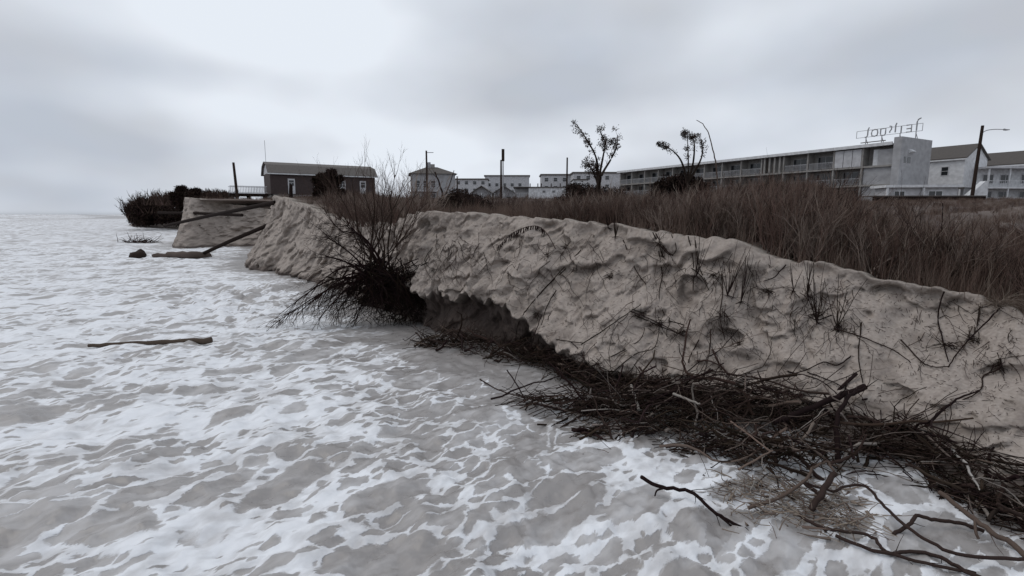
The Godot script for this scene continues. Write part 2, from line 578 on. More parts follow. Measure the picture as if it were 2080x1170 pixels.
# a foam map of the water from n0,t0 over w x h metres, r pixels per metre along the coast
func foam_maps(n0: float, t0: float, wm: float, hm: float, r: float) -> Array:
	var W_ := int(wm * r / STRETCH)
	var H_ := int(hm * r)
	var o := Vector2(n0 / STRETCH, t0)
	var cells := []
	var ids := []
	var freqs := [1.55, 3.5, 8.0]
	for k in 3:
		var cn := foam_noise(21 + k, freqs[k], r, o, true, 1, [0.20, 0.10, 0.05][k])
		cells.append(cn.get_image(W_, H_, false, false, false).get_data())
		cn.cellular_return_type = FastNoiseLite.RETURN_CELL_VALUE
		ids.append(cn.get_image(W_, H_, false, false, false).get_data())
	var a: PackedByteArray = cells[0]
	var b: PackedByteArray = cells[1]
	var b3: PackedByteArray = cells[2]
	var ia: PackedByteArray = ids[0]
	var ib: PackedByteArray = ids[1]
	var ic: PackedByteArray = ids[2]
	var c := foam_noise(31, 0.30, r, o, false, 4, 0).get_image(W_, H_, false, false, false).get_data()
	var d := foam_noise(34, 5.0, r, o, false, 4, 0).get_image(W_, H_, false, false, false).get_data()
	var e := foam_noise(35, 1.1, r, o, false, 3, 0).get_image(W_, H_, false, false, false).get_data()
	var col := PackedByteArray()
	col.resize(W_ * H_ * 3)
	var rel := PackedByteArray()
	rel.resize(W_ * H_)
	var cw := [0.565, 0.55, 0.543]
	var cf := [0.885, 0.895, 0.912]
	for y in H_:
		var t := t0 + y / r
		var tn := toe_near(t)
		for x in W_:
			var k := y * W_ + x
			var n := n0 + x * STRETCH / r
			var shore := tn - n      # metres out from the bank
			# how much foam lies here
			var D := (c[k] - 128) / 90.0 * 0.40 + (e[k] - 128) / 100.0 * 0.14 + 0.045
			if t < 22.0:
				D += 0.10 * clampf((shore - 2.5) / 3.0, -1.0, 1.0) + 0.24 * clampf((t - 7.0) / 9.0, 0.0, 1.0)
			else:
				D += 0.34
			if shore > 30.0:
				var ph := n * 0.16 + 2.4 * nz.get_noise_2d(t * 0.02, n * 0.01)
				D += clampf((shore - 30.0) / 40.0, 0.0, 1.0) * (0.7 * pow(0.5 + 0.5 * sin(ph), 3.0) - 0.30)
			if shore < 2.3 and t > 2.8:
				D -= 0.34 * (2.3 - shore) * clampf((t - 2.8) / 1.5, 0.0, 1.0)
			var g := (d[k] - 128) / 128.0
			var wa := a[k] / 105.0
			var wb := b[k] / 105.0
			var hole := 0.0
			if ia[k] > 120:
				# a wide open cell
				hole = (wa - (0.035 + D * 0.8 + 0.17 * (255 - ia[k]) / 135.0)) / 0.045
			else:
				# smaller cells within a larger one, with a seam of foam round them all
				hole = minf((wb - (ib[k] / 255.0 * 0.5 - 0.08 + D)) / 0.06, (wa - 0.05 - 0.10 * D) / 0.05)
			hole = maxf(hole, (b3[k] / 105.0 - (ic[k] / 255.0 * 1.0 + 0.10 + D * 0.9)) / 0.16)
			hole = clampf(hole + 0.5 + g * 0.8, 0.0, 1.0)
			# thin foam still veils some of the open water, and the white is thinner in places
			var veil := clampf((ib[k] % 64) / 64.0 * 0.28 - 0.05 + 0.30 * D + 0.24 * g + (e[k] - 128) / 400.0, 0.0, 0.45)
			var thick := clampf(0.80 + 0.4 * D + 0.28 * g + (e[k] - 128) / 500.0, 0.5, 1.0)
			var f := lerpf(thick, veil, hole)
			var br := 1.0 + 0.04 * g
			col[k * 3] = int(clampf(lerpf(cw[0], cf[0], f) * br, 0, 1) * 255)
			col[k * 3 + 1] = int(clampf(lerpf(cw[1], cf[1], f) * br, 0, 1) * 255)
			col[k * 3 + 2] = int(clampf(lerpf(cw[2], cf[2], f) * br, 0, 1) * 255)
			rel[k] = int(clampf(f * 0.6 + 0.15 * g + 0.34, 0.26, 1) * 255)
	var i1 := Image.create_from_data(W_, H_, false, Image.FORMAT_RGB8, col)
	var i2 := Image.create_from_data(W_, H_, false, Image.FORMAT_L8, rel)
	return [ImageTexture.create_from_image(i1), ImageTexture.create_from_image(i2)]

var toe_t := PackedFloat32Array()
func toe_near(t: float) -> float:
	var k := clampi(toe_t.bsearch(t), 1, toe_t.size() - 1)
	var f := clampf((t - toe_t[k - 1]) / maxf(toe_t[k] - toe_t[k - 1], 1e-3), 0, 1)
	return lerpf(toe_n[k - 1], toe_n[k], f)

func wave(x: float, z: float, n: float, t: float) -> float:
	var shore := toe_near(t) - n
	var r := sqrt(x * x + z * z)
	var calm := sm(0.0, 4.0, shore)
	var y := 0.04 * nz.get_noise_2d(n * 2.2, t * 3.2) * (0.4 + calm) + 0.10 * nz.get_noise_2d(n * 0.7 + 30, t * 0.6) * (0.3 + calm)
	y += 0.018 * nz2.get_noise_2d(n * 5.0, t * 8.0)
	# choppy backwash off the promontory
	var ch := exp(-pow((t - 21.0) / 5.0, 2) - pow((shore - 3.0) / 3.0, 2))
	y += ch * (0.22 * nz.get_noise_2d(n * 1.3, t * 2.0 + 70) + 0.08 * nz2.get_noise_2d(n * 3.0, t * 4.0))
	var far := sm(18.0, 120.0, r) * sm(2.0, 30.0, shore)
	y += far * (0.30 * nz.get_noise_2d(n * 0.22, t * 0.09) + 0.14 * nz2.get_noise_2d(n * 0.5, t * 0.4))
	var out := sm(25.0, 130.0, shore)
	var ph := n * 0.16 + 2.4 * nz.get_noise_2d(t * 0.02, n * 0.01)
	y += out * (1.0 * pow(0.5 + 0.5 * sin(ph), 4.0) * (0.8 + 1.2 * nz.get_noise_2d(t * 0.03 + 90, n * 0.03)) + 0.5 * nz2.get_noise_2d(n * 0.12, t * 0.07))
	return y

func make_water() -> void:
	for p in bank_lines()[0]:
		var tt: float = p.dot(TD)
		if toe_t.size() == 0 or tt > toe_t[toe_t.size() - 1] + 0.01:
			toe_t.append(tt)
			toe_n.append(p.dot(ND))
	var rects := [[-3.6, -1.2, 11.0, 9.3, 215.0], [-3.6, 6.6, 12.6, 15.4, 120.0], [-46.0, -6.0, 72.0, 70.0, 29.0], [-420.0, -60.0, 480.0, 480.0, 4.2]]
	var mats := []
	for q in rects:
		var maps := foam_maps(q[0], q[1], q[2], q[3], q[4])
		var m := StandardMaterial3D.new()
		m.albedo_texture = maps[0]
		m.roughness = 1.0
		m.roughness_texture = maps[1]
		m.roughness_texture_channel = BaseMaterial3D.TEXTURE_CHANNEL_RED
		m.heightmap_enabled = true
		m.heightmap_texture = maps[1]
		m.heightmap_scale = 2.0
		mats.append(m)
	var radii := PackedFloat32Array()
	var r := 0.6
	while r < 5200.0:
		radii.append(r)
		r *= 1.0 + clampf(0.012 + 0.0000 * r, 0.0, 0.2) if r > 3.0 else 1.25
	var AN := 900
	var vs := PackedVector3Array()
	for rr in radii:
		for a in AN:
			var an := TAU * a / AN
			var x := sin(an) * rr
			var z := -cos(an) * rr
			var n := x * ND.x + z * ND.z
			var t := x * TD.x + z * TD.z
			var y := -0.3
			if -cos(an) < 0.45 or rr < 6.0:
				y = wave(x, z, n, t) if toe_near(t) - n > -3.0 else -0.1
			vs.append(Vector3(x, y, z))
	var ns := PackedVector3Array()
	ns.resize(vs.size())
	var RN := radii.size()
	for a in RN:
		for b in AN:
			var p0 := vs[maxi(a - 1, 0) * AN + b]
			var p1 := vs[mini(a + 1, RN - 1) * AN + b]
			var q0 := vs[a * AN + (b + AN - 1) % AN]
			var q1 := vs[a * AN + (b + 1) % AN]
			var nn := (q1 - q0).cross(p1 - p0).normalized()
			ns[a * AN + b] = nn if nn.y > 0 else -nn
	var ix0 := PackedInt32Array()
	var ix1 := PackedInt32Array()
	var ix2 := PackedInt32Array()
	var ix3 := PackedInt32Array()
	for a in RN - 1:
		for b in AN:
			var i0 := a * AN + b
			var i1 := a * AN + (b + 1) % AN
			var i2 := i0 + AN
			var i3 := i1 + AN
			var cpt := (vs[i0] + vs[i3]) * 0.5
			var n := cpt.dot(ND)
			var t := cpt.dot(TD)
			var which := 3
			for q in 3:
				var R: Array = rects[q]
				if n > R[0] + 0.5 and n < R[0] + R[2] - 0.5 and t > R[1] + 0.5 and t < R[1] + R[3] - 0.5:
					which = q
					break
			var six := [i0, i2, i1, i1, i2, i3]
			if which == 0:
				ix0.append_array(six)
			elif which == 1:
				ix1.append_array(six)
			elif which == 2:
				ix2.append_array(six)
			else:
				ix3.append_array(six)
	var idx := [ix0, ix1, ix2, ix3]
	var mesh := ArrayMesh.new()
	for q in 4:
		var R: Array = rects[q]
		var uv := PackedVector2Array()
		uv.resize(vs.size())
		for k in vs.size():
			uv[k] = Vector2((vs[k].dot(ND) - R[0]) / R[2], (vs[k].dot(TD) - R[1]) / R[3])
		var arr := []
		arr.resize(Mesh.ARRAY_MAX)
		arr[Mesh.ARRAY_VERTEX] = vs
		arr[Mesh.ARRAY_NORMAL] = ns
		arr[Mesh.ARRAY_TEX_UV] = uv
		arr[Mesh.ARRAY_INDEX] = idx[q]
		mesh.add_surface_from_arrays(Mesh.PRIMITIVE_TRIANGLES, arr)
		mesh.surface_set_material(q, mats[q])
	var o := MeshInstance3D.new()
	o.name = "sea_water"
	o.mesh = mesh
	add_child(o)
	kind(o, "structure")
	tag(o, "foaming grey brown surf washing against the dune", "water")


# ---------------------------------------------------------------- plants and driftwood
const DARK := Color(0.016, 0.0105, 0.009)
const BROWN := Color(0.05, 0.034, 0.028)
const BRUSH := Color(0.13, 0.087, 0.072)
const MIDB := Color(0.125, 0.092, 0.077)
const PALE := Color(0.34, 0.31, 0.285)
const STRAW := Color(0.27, 0.225, 0.185)

func rv() -> Vector3:
	return Vector3(rng.randf_range(-1, 1), rng.randf_range(-1, 1), rng.randf_range(-1, 1))

func wander(p: Vector3, d: Vector3, L: float, segs: int, bend: float, pull := Vector3.ZERO) -> PackedVector3Array:
	var out := PackedVector3Array([p])
	var q := p
	var dd := d.normalized()
	for k in segs:
		dd = (dd + rv() * bend + pull).normalized()
		q += dd * (L / segs)
		out.append(q)
	return out

func grow(mb: MB, p: Vector3, d: Vector3, L: float, r: float, lev: int, kids: int, spread: float, pull: Vector3, col: Color, fine: MB = null, tips: Array = []) -> void:
	var pts := wander(p, d, L, 5 if lev > 0 else 3, 0.16 if lev > 1 else 0.22, pull)
	var use := mb if fine == null or lev > 1 else fine
	use.tube(pts, r, r * 0.45, 5 if lev > 1 else 3, col.lerp(col * 1.6, rng.randf()), false)
	if lev <= 0:
		tips.append(pts[pts.size() - 1])
		return
	for k in kids:
		var f := rng.randf_range(0.3, 1.0) if k > 0 else 1.0
		var x := f * (pts.size() - 1)
		var a := mini(int(x), pts.size() - 2)
		var b := pts[a].lerp(pts[a + 1], x - a)
		var dir := ((pts[a + 1] - pts[a]).normalized() + rv() * spread).normalized()
		grow(mb, b, dir, L * rng.randf_range(0.42, 0.75), maxf(r * 0.5, 0.0022), lev - 1, kids, spread, pull, col, fine, tips)

func smooth_path(p: Array, step := 5) -> PackedVector3Array:
	var out := PackedVector3Array()
	var k := p.size()
	for a in k - 1:
		for q in step:
			out.append(cr(p[maxi(a - 1, 0)], p[a], p[a + 1], p[mini(a + 2, k - 1)], float(q) / step))
	out.append(p[k - 1])
	return out

# a heap of washed-out twigs and roots along a line of places on the water
func twig_heap(label: String, line: Array, width: float, height: float, count: int, lenlo: float, lenhi: float, pale: float, flat := 0.25) -> void:
	var path := smooth_path(line, 8)
	var c0 := path[path.size() / 2]
	var mb := MB.new()
	var big := MB.new()
	for k in count:
		var x := rng.randf() * (path.size() - 1.001)
		var a := int(x)
		var p := path[a].lerp(path[a + 1], x - a)
		var along := (path[a + 1] - path[a]).normalized()
		var side := along.cross(Vector3.UP)
		var w := rng.randfn(0, 0.42)
		var ends := sin(PI * clampf(x / path.size(), 0.03, 0.97))
		var hh := height * (0.25 + 0.75 * pow(ends, 0.6)) * exp(-w * w * 1.2) * (0.75 + 0.9 * nz.get_noise_2d(p.x * 1.6, p.z * 1.6))
		p += side * w * width * (0.5 + 0.5 * ends) + Vector3(0, rng.randf() * hh, 0)
		var dir := along * (1.0 if rng.randf() < 0.5 else -1.0) + side * rng.randfn(0, 0.85) + Vector3(0, rng.randfn(0.05, flat * 1.5), 0)
		var L := lerpf(lenlo, lenhi, pow(rng.randf(), 2.2))
		var r := rng.randf_range(0.0045, 0.0105) + (rng.randf_range(0.006, 0.02) if rng.randf() < 0.13 else 0.0)
		var pts := wander(p - dir.normalized() * L * 0.5, dir, L, 7, 0.48 if rng.randf() < 0.55 else 0.2, Vector3(0, -0.02, 0))
		for q in pts.size():
			pts[q].y = maxf(pts[q].y, -0.06)
		var roll := rng.randf()
		var col := DARK.lerp(BROWN, rng.randf())
		if roll < pale:
			col = MIDB.lerp(PALE, rng.randf() * rng.randf())
		for q in pts.size():
			pts[q] -= c0
		(big if r > 0.012 else mb).tube(pts, r, r * 0.5, 5 if r > 0.012 else 3, col, r > 0.012)
	var o := thing("twig_heap", label, "twig heap", c0, "heaps of washed out roots and twigs")
	kind(obj("twigs", mb.mesh(), M.twig, o), "stuff")
	if big.v.size() > 0:
		obj("sticks", big.mesh(), M.twig, o)

func stick(called: String, label: String, cat: String, pts: Array, r0: float, r1: float, col: Color, twigs := 0, group := "", sub := []) -> void:
	var path := smooth_path(pts, 5)
	for k in range(1, path.size()):
		path[k] += rv() * r0 * 0.45
	var c0 := path[path.size() / 2]
	var o := thing(called, label, cat, c0, group)
	var mb := MB.new()
	for k in path.size():
		path[k] -= c0
	mb.tube(path, r0, r1, 7, col)
	for e in sub:
		var sp := smooth_path(e, 4)
		for k in sp.size():
			sp[k] -= c0
		mb.tube(sp, r0 * 0.6, r1 * 0.5, 5, col)
	for k in twigs:
		var a := rng.randi_range(1, path.size() - 2)
		var d := (path[a + 1] - path[a]).normalized() + rv() * 0.9
		mb.tube(wander(path[a], d, rng.randf_range(4, 14) * r0, 3, 0.25), r0 * 0.28, r0 * 0.1, 3, col * 0.9)
	obj("stem", mb.mesh(), M.bark, o)

func make_debris() -> void:
	var H := func(a: Array) -> Array:
		var out := []
		for q in a:
			out.append(W(q[0], q[1], q[2]))
		return out
	twig_heap("sparse curly roots trailing on the water below the dark undercut bank", H.call([[850, 702, 0.0], [930, 700, 0.03], [1010, 722, 0.03], [1080, 735, 0.05]]), 0.6, 0.42, 460, 0.3, 1.4, 0.08)
	twig_heap("black root mat hanging along the ragged foot of the sand face", H.call([[1040, 690, 0.1], [1110, 738, 0.08], [1190, 775, 0.05], [1300, 800, 0.05], [1420, 810, 0.08]]), 0.32, 0.42, 1500, 0.15, 0.9, 0.04)
	twig_heap("largest dense heap of dark branches at the middle of the dune foot", H.call([[1180, 838, 0.0], [1300, 838, 0.05], [1450, 838, 0.1], [1600, 850, 0.1], [1740, 860, 0.05]]), 0.56, 0.6, 980, 0.35, 2.0, 0.13, 0.26)
	twig_heap("dark twig heap reaching lowest over the brown shallows", H.call([[1400, 905, 0.0], [1500, 925, 0.03], [1620, 935, 0.05], [1760, 905, 0.05], [1840, 890, 0.05]]), 0.46, 0.4, 520, 0.3, 1.6, 0.15, 0.26)
	twig_heap("fan of long thin branches spread toward the right edge", H.call([[1760, 905, 0.12], [1880, 925, 0.12], [1980, 960, 0.12], [2120, 1010, 0.12], [2300, 1060, 0.1]]), 0.32, 0.30, 330, 0.5, 1.7, 0.18, 0.14)
	twig_heap("dark matted roots at the bottom right under the thin branches", H.call([[1900, 985, 0.0], [1990, 1030, 0.0], [2090, 1075, 0.0], [2250, 1120, 0.0]]), 0.35, 0.2, 420, 0.2, 1.0, 0.12)
	twig_heap("spray of thin branches poking left from the big heap over foam", H.call([[1060, 815, 0.06], [1130, 818, 0.1], [1220, 822, 0.12]]), 0.2, 0.16, 90, 0.5, 1.4, 0.05, 0.1)
	twig_heap("thin branches low over the shallows left of the lowest heap", H.call([[1190, 878, 0.02], [1290, 872, 0.05], [1400, 862, 0.08]]), 0.2, 0.16, 130, 0.5, 1.5, 0.12, 0.08)
	# bleached reed mat
	var mb := MB.new()
	var c0 := W(1600, 1020, 0.0)
	var spots := [[1530, 985, 34, 14], [1570, 1015, 40, 16], [1640, 1010, 34, 12], [1600, 1045, 46, 12], [1680, 1035, 30, 16], [1720, 1070, 24, 8], [1500, 1000, 18, 8]]
	for k in 520:
		var sp: Array = spots[rng.randi_range(0, 6)]
		var p := W(sp[0] + rng.randfn(0, sp[2] * 1.35), sp[1] + rng.randfn(0, sp[3] * 1.35), 0.0) + Vector3(0, 0.01 + rng.randf() * 0.05, 0)
		var d := Vector3(rng.randfn(), rng.randfn(0, 0.1), rng.randfn())
		var col := STRAW.lerp(MIDB, rng.randf()) if rng.randf() < 0.8 else PALE
		var pts := wander(p, d, rng.randf_range(0.05, 0.34), 3, 0.28)
		for q in pts.size():
			pts[q] -= c0
		mb.tube(pts, rng.randf_range(0.004, 0.009) + (0.01 if rng.randf() < 0.08 else 0.0), 0.003, 3, col, false)
	var o := thing("reed_mat", "matted pale straw and reed bits floating beside the cut log", "reed mat", c0)
	kind(obj("reeds", mb.mesh(), M.twig, o), "stuff")
	# single branches one can pick out
	stick("branch", "dark forked branch reaching left over brown water and foam", "branch", H.call([[1303, 969, 0.16], [1345, 990, 0.14], [1400, 998, 0.14], [1440, 1030, 0.12], [1480, 1056, 0.06], [1530, 1084, -0.04]]), 0.022, 0.014, DARK, 4, "", [H.call([[1452, 1040, 0.1], [1478, 1062, 0.04], [1503, 1084, -0.04]]), H.call([[1350, 991, 0.14], [1335, 996, 0.14], [1330, 1008, 0.1]])])
	stick("branch", "branch arching out of the straw mat to a hooked tip", "branch", H.call([[1520, 1032, 0.03], [1580, 1012, 0.08], [1630, 980, 0.16], [1655, 948, 0.2], [1680, 938, 0.22], [1692, 955, 0.2]]), 0.02, 0.012, MIDB, 5)
	stick("cut_log", "short straight cut log leaning out of the straw mat", "log", H.call([[1646, 1036, 0.04], [1670, 1000, 0.16], [1695, 962, 0.26]]), 0.032, 0.03, BROWN)
	stick("branch", "straight dark stick crossing under the short cut log", "branch", H.call([[1629, 978, 0.12], [1662, 1004, 0.06], [1690, 1022, 0.02]]), 0.02, 0.018, BROWN)
	stick("branch", "long thin branch winding across white foam to the right edge", "branch", H.call([[1632, 980, 0.12], [1692, 998, 0.12], [1712, 990, 0.12], [1756, 987, 0.13], [1790, 1022, 0.1], [1832, 1062, 0.1], [1890, 1102, 0.09], [1960, 1128, 0.08], [2085, 1136, 0.06]]), 0.013, 0.016, BROWN, 6)
	stick("branch", "branch with an upturned elbow lying on white foam", "branch", H.call([[1815, 1086, 0.02], [1848, 1066, 0.05], [1862, 1049, 0.08], [1900, 1056, 0.06], [1950, 1062, 0.05], [2000, 1080, 0.04]]), 0.018, 0.018, BROWN, 2)
	stick("branch", "curved branch leaving the straw mat along the bottom foam", "branch", H.call([[1622, 1045, 0.05], [1668, 1072, 0.07], [1710, 1078, 0.08], [1770, 1090, 0.07], [1800, 1120, 0.05], [1880, 1145, 0.04], [1980, 1162, 0.03]]), 0.016, 0.014, BROWN, 6)
	stick("branch", "lowest branch running off the bottom right corner", "branch", H.call([[1698, 1088, 0.04], [1790, 1122, 0.05], [1850, 1120, 0.05], [1900, 1128, 0.05], [1960, 1160, 0.04], [2030, 1190, 0.03]]), 0.016, 0.018, BROWN, 4)
	stick("branch", "thick grey brown branch sloping down beside the dark matted roots", "branch", H.call([[1908, 1000, 0.22], [1960, 1040, 0.16], [2012, 1080, 0.1], [2050, 1100, 0.08], [2095, 1142, 0.05]]), 0.022, 0.026, MIDB, 3, "", [H.call([[1980, 1056, 0.14], [1982, 1080, 0.08], [1988, 1094, 0.03]])])
	stick("branch", "bleached white stick bent over the fan of thin branches", "branch", H.call([[1934, 913, 0.3], [1962, 942, 0.27], [1975, 970, 0.22], [1992, 998, 0.16]]), 0.017, 0.008, Color(0.5, 0.48, 0.46))
	stick("branch", "upright dark branch standing out of the big heap", "branch", H.call([[1706, 940, 0.1], [1700, 880, 0.35], [1706, 832, 0.55], [1728, 802, 0.65], [1756, 790, 0.7]]), 0.034, 0.02, DARK, 3)
	stick("log", "thick dark log resting on top of the big heap", "log", H.call([[1572, 858, 0.35], [1640, 832, 0.45], [1700, 806, 0.55], [1756, 786, 0.66]]), 0.035, 0.045, DARK, 4)
	stick("branch", "bleached stub standing in the black heap near the dune foot", "branch", H.call([[1282, 782, 0.4], [1290, 806, 0.3], [1297, 832, 0.2]]), 0.02, 0.022, PALE)
	stick("branch", "pale stick lying across the top of the big heap", "branch", H.call([[1368, 800, 0.5], [1395, 810, 0.48], [1422, 821, 0.46]]), 0.02, 0.012, PALE)
	stick("branch", "long straight pale stick slanting across the lowest heap", "branch", H.call([[1484, 856, 0.45], [1525, 886, 0.4], [1566, 917, 0.32]]), 0.011, 0.009, MIDB * 1.6)
	stick("branch", "straight stick crossing the slanting pale one", "branch", H.call([[1500, 954, 0.25], [1535, 934, 0.3], [1570, 915, 0.33]]), 0.012, 0.009, MIDB * 1.5)
	stick("branch", "thin dark branch rooted in the heap rising toward the right", "branch", H.call([[1880, 866, 0.4], [1915, 832, 0.55], [1950, 808, 0.68], [1988, 793, 0.75]]), 0.02, 0.009, DARK, 3)
	stick("branch", "loop of dark branch running back to the root ball", "branch", H.call([[1752, 812, 0.5], [1790, 808, 0.5], [1830, 826, 0.45], [1880, 842, 0.4]]), 0.014, 0.014, DARK, 2)
	stick("branch", "thin branch poking into the water below the heap's left end", "branch", H.call([[1268, 852, 0.1], [1280, 880, 0.05], [1293, 912, -0.05]]), 0.014, 0.01, BROWN)
	stick("branch", "thin branch bent down to the foam left of the heap", "branch", H.call([[1030, 752, 0.15], [1046, 775, 0.12], [1062, 803, 0.04]]), 0.013, 0.01, DARK)
	stick("branch", "thin branch with a fork lying out on the foam", "branch", H.call([[975, 770, 0.02], [1012, 792, 0.04], [1060, 806, 0.06], [1110, 815, 0.08]]), 0.012, 0.01, BROWN, 4)
	# root ball at the right end of the big heap
	var rb := thing("root_ball", "black root ball on the sand at the heap's right end", "root ball", W(1850, 868, 0.25))
	var m1 := MB.new()
	for k in 240:
		var d := rv().normalized() * Vector3(1.5, 0.8, 0.9)
		m1.tube(wander(d * 0.05, d + rv() * 0.3, rng.randf_range(0.12, 0.34), 4, 0.35), rng.randf_range(0.006, 0.016), 0.004, 4, DARK.lerp(BROWN, rng.randf() * 0.5), false)
	obj("roots", m1.mesh(), M.twig, rb)
	# roots and stems on the sand face
	var hang := [
		[[1180, 508], [1130, 560], [1085, 610], [1062, 640]], [[1150, 545], [1105, 588], [1070, 628], [1052, 660], [1046, 700]], [[1130, 590], [1112, 620], [1100, 660]],
		[[1266, 488], [1290, 545], [1312, 578]], [[1326, 472], [1342, 500], [1362, 518], [1374, 505], [1364, 476]], [[1332, 474], [1350, 505], [1368, 520]],
		[[1338, 510], [1345, 560], [1338, 600], [1350, 640]], [[1398, 480], [1408, 530], [1408, 590]], [[1412, 488], [1420, 540], [1436, 575]],
		[[1405, 545], [1425, 562], [1440, 590]], [[1596, 538], [1574, 562], [1552, 571]], [[1696, 668], [1760, 688], [1815, 712], [1850, 736]],
		[[1728, 724], [1700, 742], [1672, 736], [1625, 756], [1560, 768], [1508, 772]], [[1918, 592], [1905, 640], [1915, 690], [1926, 735]], [[2030, 626], [1990, 668], [1950, 710], [1926, 746]],
		[[1990, 622], [1985, 662]], [[2032, 728], [2030, 748], [1998, 764], [1988, 796], [1908, 832]], [[1512, 800], [1545, 784], [1582, 771]], [[1180, 700], [1230, 668], [1270, 640], [1302, 618]],
		[[1182, 752], [1186, 728], [1172, 706], [1158, 694]], [[1280, 632], [1325, 650], [1388, 682]], [[1290, 640], [1340, 662], [1395, 684]], [[1388, 660], [1340, 646], [1284, 628]], [[1466, 556], [1468, 600], [1462, 640], [1472, 690]],
		[[1380, 770], [1420, 735], [1460, 712], [1500, 668]], [[1240, 760], [1290, 720], [1330, 705], [1340, 660]], [[1200, 745], [1260, 715], [1300, 690], [1310, 668]],
		[[1690, 640], [1660, 650], [1640, 640]], [[1130, 690], [1160, 694], [1185, 696]], [[1640, 756], [1690, 775], [1740, 800]], [[1600, 755], [1660, 770], [1700, 800]], [[1750, 655], [1744, 720], [1752, 778]],
		[[1100, 640], [1086, 680], [1075, 720]], [[1420, 690], [1400, 730], [1390, 780]], [[1444, 668], [1440, 720], [1425, 775]], [[1830, 690], [1880, 740], [1930, 744]],
	]
	var said := ["forked stick slanting down below the drooping frond",
		"twin of the forked stick, bending down at the undercut lip",
		"short root just right of the slanting forked stick",
		"straight root hanging from the crest stem clump",
		"root looping like a hook under the crest",
		"inner strand of the hooked root loop",
		"long root dropping from the hooked root loop",
		"upright root right of the hooked root loop",
		"root slanting right beside the upright root",
		"short root joining the slanting pair at mid face",
		"short root curving left under the crest gap",
		"long smooth root sagging right from the tall stem clump",
		"wavy root running left from the sagging smooth root",
		"upper half of the kinked root on the right face",
		"long straight root meeting the kinked root from the right",
		"short upright root under the grass tuft",
		"zigzag root descending at the far right edge",
		"short thick root with pale tip above the big heap",
		"long root slanting up from the black root mat",
		"s-shaped root rising from the black root mat",
		"upper strand of the root bundle at mid face",
		"lower strand of the root bundle at mid face",
		"middle strand of the root bundle at mid face",
		"crooked root below the left tall stem clump",
		"long bowed root rising from the heap to mid face",
		"bowed root left of the root bundle reaching the heap",
		"shorter bowed root inside the long bowed one",
		"short level root at the foot of the tall right clump",
		"short level root near the black root mat",
		"upper of two roots slanting down toward the thick log",
		"lower of two roots slanting down toward the thick log",
		"upright root standing above the thick log's end",
		"thin root hanging at the undercut edge",
		"left of two roots hanging above the big heap",
		"right of two roots hanging above the big heap",
		"root slanting down to the foot of the kinked root"]
	for hi in hang.size():
		var h: Array = hang[hi]
		var pts := []
		for q in h:
			var p := on_bank(q[0], q[1])
			pts.append(p + (EYE - p).normalized() * 0.03)
		var L: float = (pts[0] as Vector3).distance_to(EYE)
		stick("exposed_root", said[hi], "root", pts, 0.0011 * L, 0.0007 * L, DARK.lerp(BROWN, rng.randf() * 0.6), 5, "bare roots on the sand face")
	# stems still standing from the crest and ledges
	var clumps := [[1478, 600, 9, 0.95, "left of the two tall dead stem clumps at mid face"], [1505, 612, 8, 0.85, "right of the two tall dead stem clumps at mid face"], [1660, 655, 9, 1.0, "tallest dead stem clump on the smooth right part of the face"], [1640, 600, 6, 0.7, "dead stem clump high on the right just under the crest"],
		[1700, 665, 5, 0.8, "sparse dead stem clump furthest right on the face"], [1345, 520, 6, 0.5, "short dead stem clump beside the looped root"], [1415, 560, 7, 0.75, "dead stem clump between the looped root and the tall pair"], [1250, 480, 12, 0.42, "dense dark stem clump hanging at the crest notch"], [1235, 462, 12, 0.4, "dense dark stem clump standing on the crest notch"], [1612, 590, 3, 0.5, "three thin stems alone on the upper right face"]]
	for q in clumps:
		var base := on_bank(q[0], q[1])
		base += (EYE - base).normalized() * 0.02
		var c := thing("dead_stem_clump", q[4], "dead stems", base, "dead stem clumps on the sand face")
		var mm := MB.new()
		for k in q[2]:
			mm.tube(wander(rv() * 0.006, Vector3(rng.randfn(0, 0.22), 1, rng.randfn(0, 0.22)), q[3] * rng.randf_range(0.6, 1.1), 5, 0.10, Vector3(0.0, 0.05, 0)), 0.008, 0.003, 4, DARK.lerp(BROWN, rng.randf() * 0.5), false)
		obj("stems", mm.mesh(), M.twig, c)
		var rr := MB.new()
		for k in 10:
			rr.tube(wander(Vector3.ZERO, Vector3(rng.randfn(), -0.5, rng.randfn()), rng.randf_range(0.1, 0.3), 4, 0.4), 0.006, 0.002, 3, DARK, false)
		obj("roots", rr.mesh(), M.twig, c)
	# long fine roots trailing down the face in curtains
	var hr := MB.new()
	var fields := [[1000, 1220, 470, 560], [1270, 1440, 490, 640], [1430, 1570, 510, 680], [1600, 1740, 570, 680], [1860, 2060, 620, 760], [860, 1000, 470, 540], [1180, 1500, 620, 740]]
	for k in 260:
		var fd: Array = fields[rng.randi_range(0, fields.size() - 1)]
		var px := rng.randf_range(fd[0], fd[1])
		var py := rng.randf_range(fd[2], fd[3])
		var pts := PackedVector3Array()
		var dx := rng.randfn(0, 7)
		var ok := true
		for q in rng.randi_range(4, 9):
			if not face_at.has(Vector2i(int(px / 6), int(py / 6))):
				ok = false
				break
			var p := on_bank(px, py)
			pts.append(p + (EYE - p).normalized() * rng.randf_range(0.012, 0.04))
			dx = dx * 0.8 + rng.randfn(0, 4.5)
			px += dx
			py += rng.randf_range(5, 15) * (1.0 if rng.randf() < 0.85 else -0.6)
		if pts.size() > 2:
			var L := pts[0].distance_to(EYE)
			hr.tube(pts, rng.randf_range(0.00035, 0.0008) * L, 0.00025 * L, 3, DARK.lerp(MIDB, rng.randf() * 0.6), false)
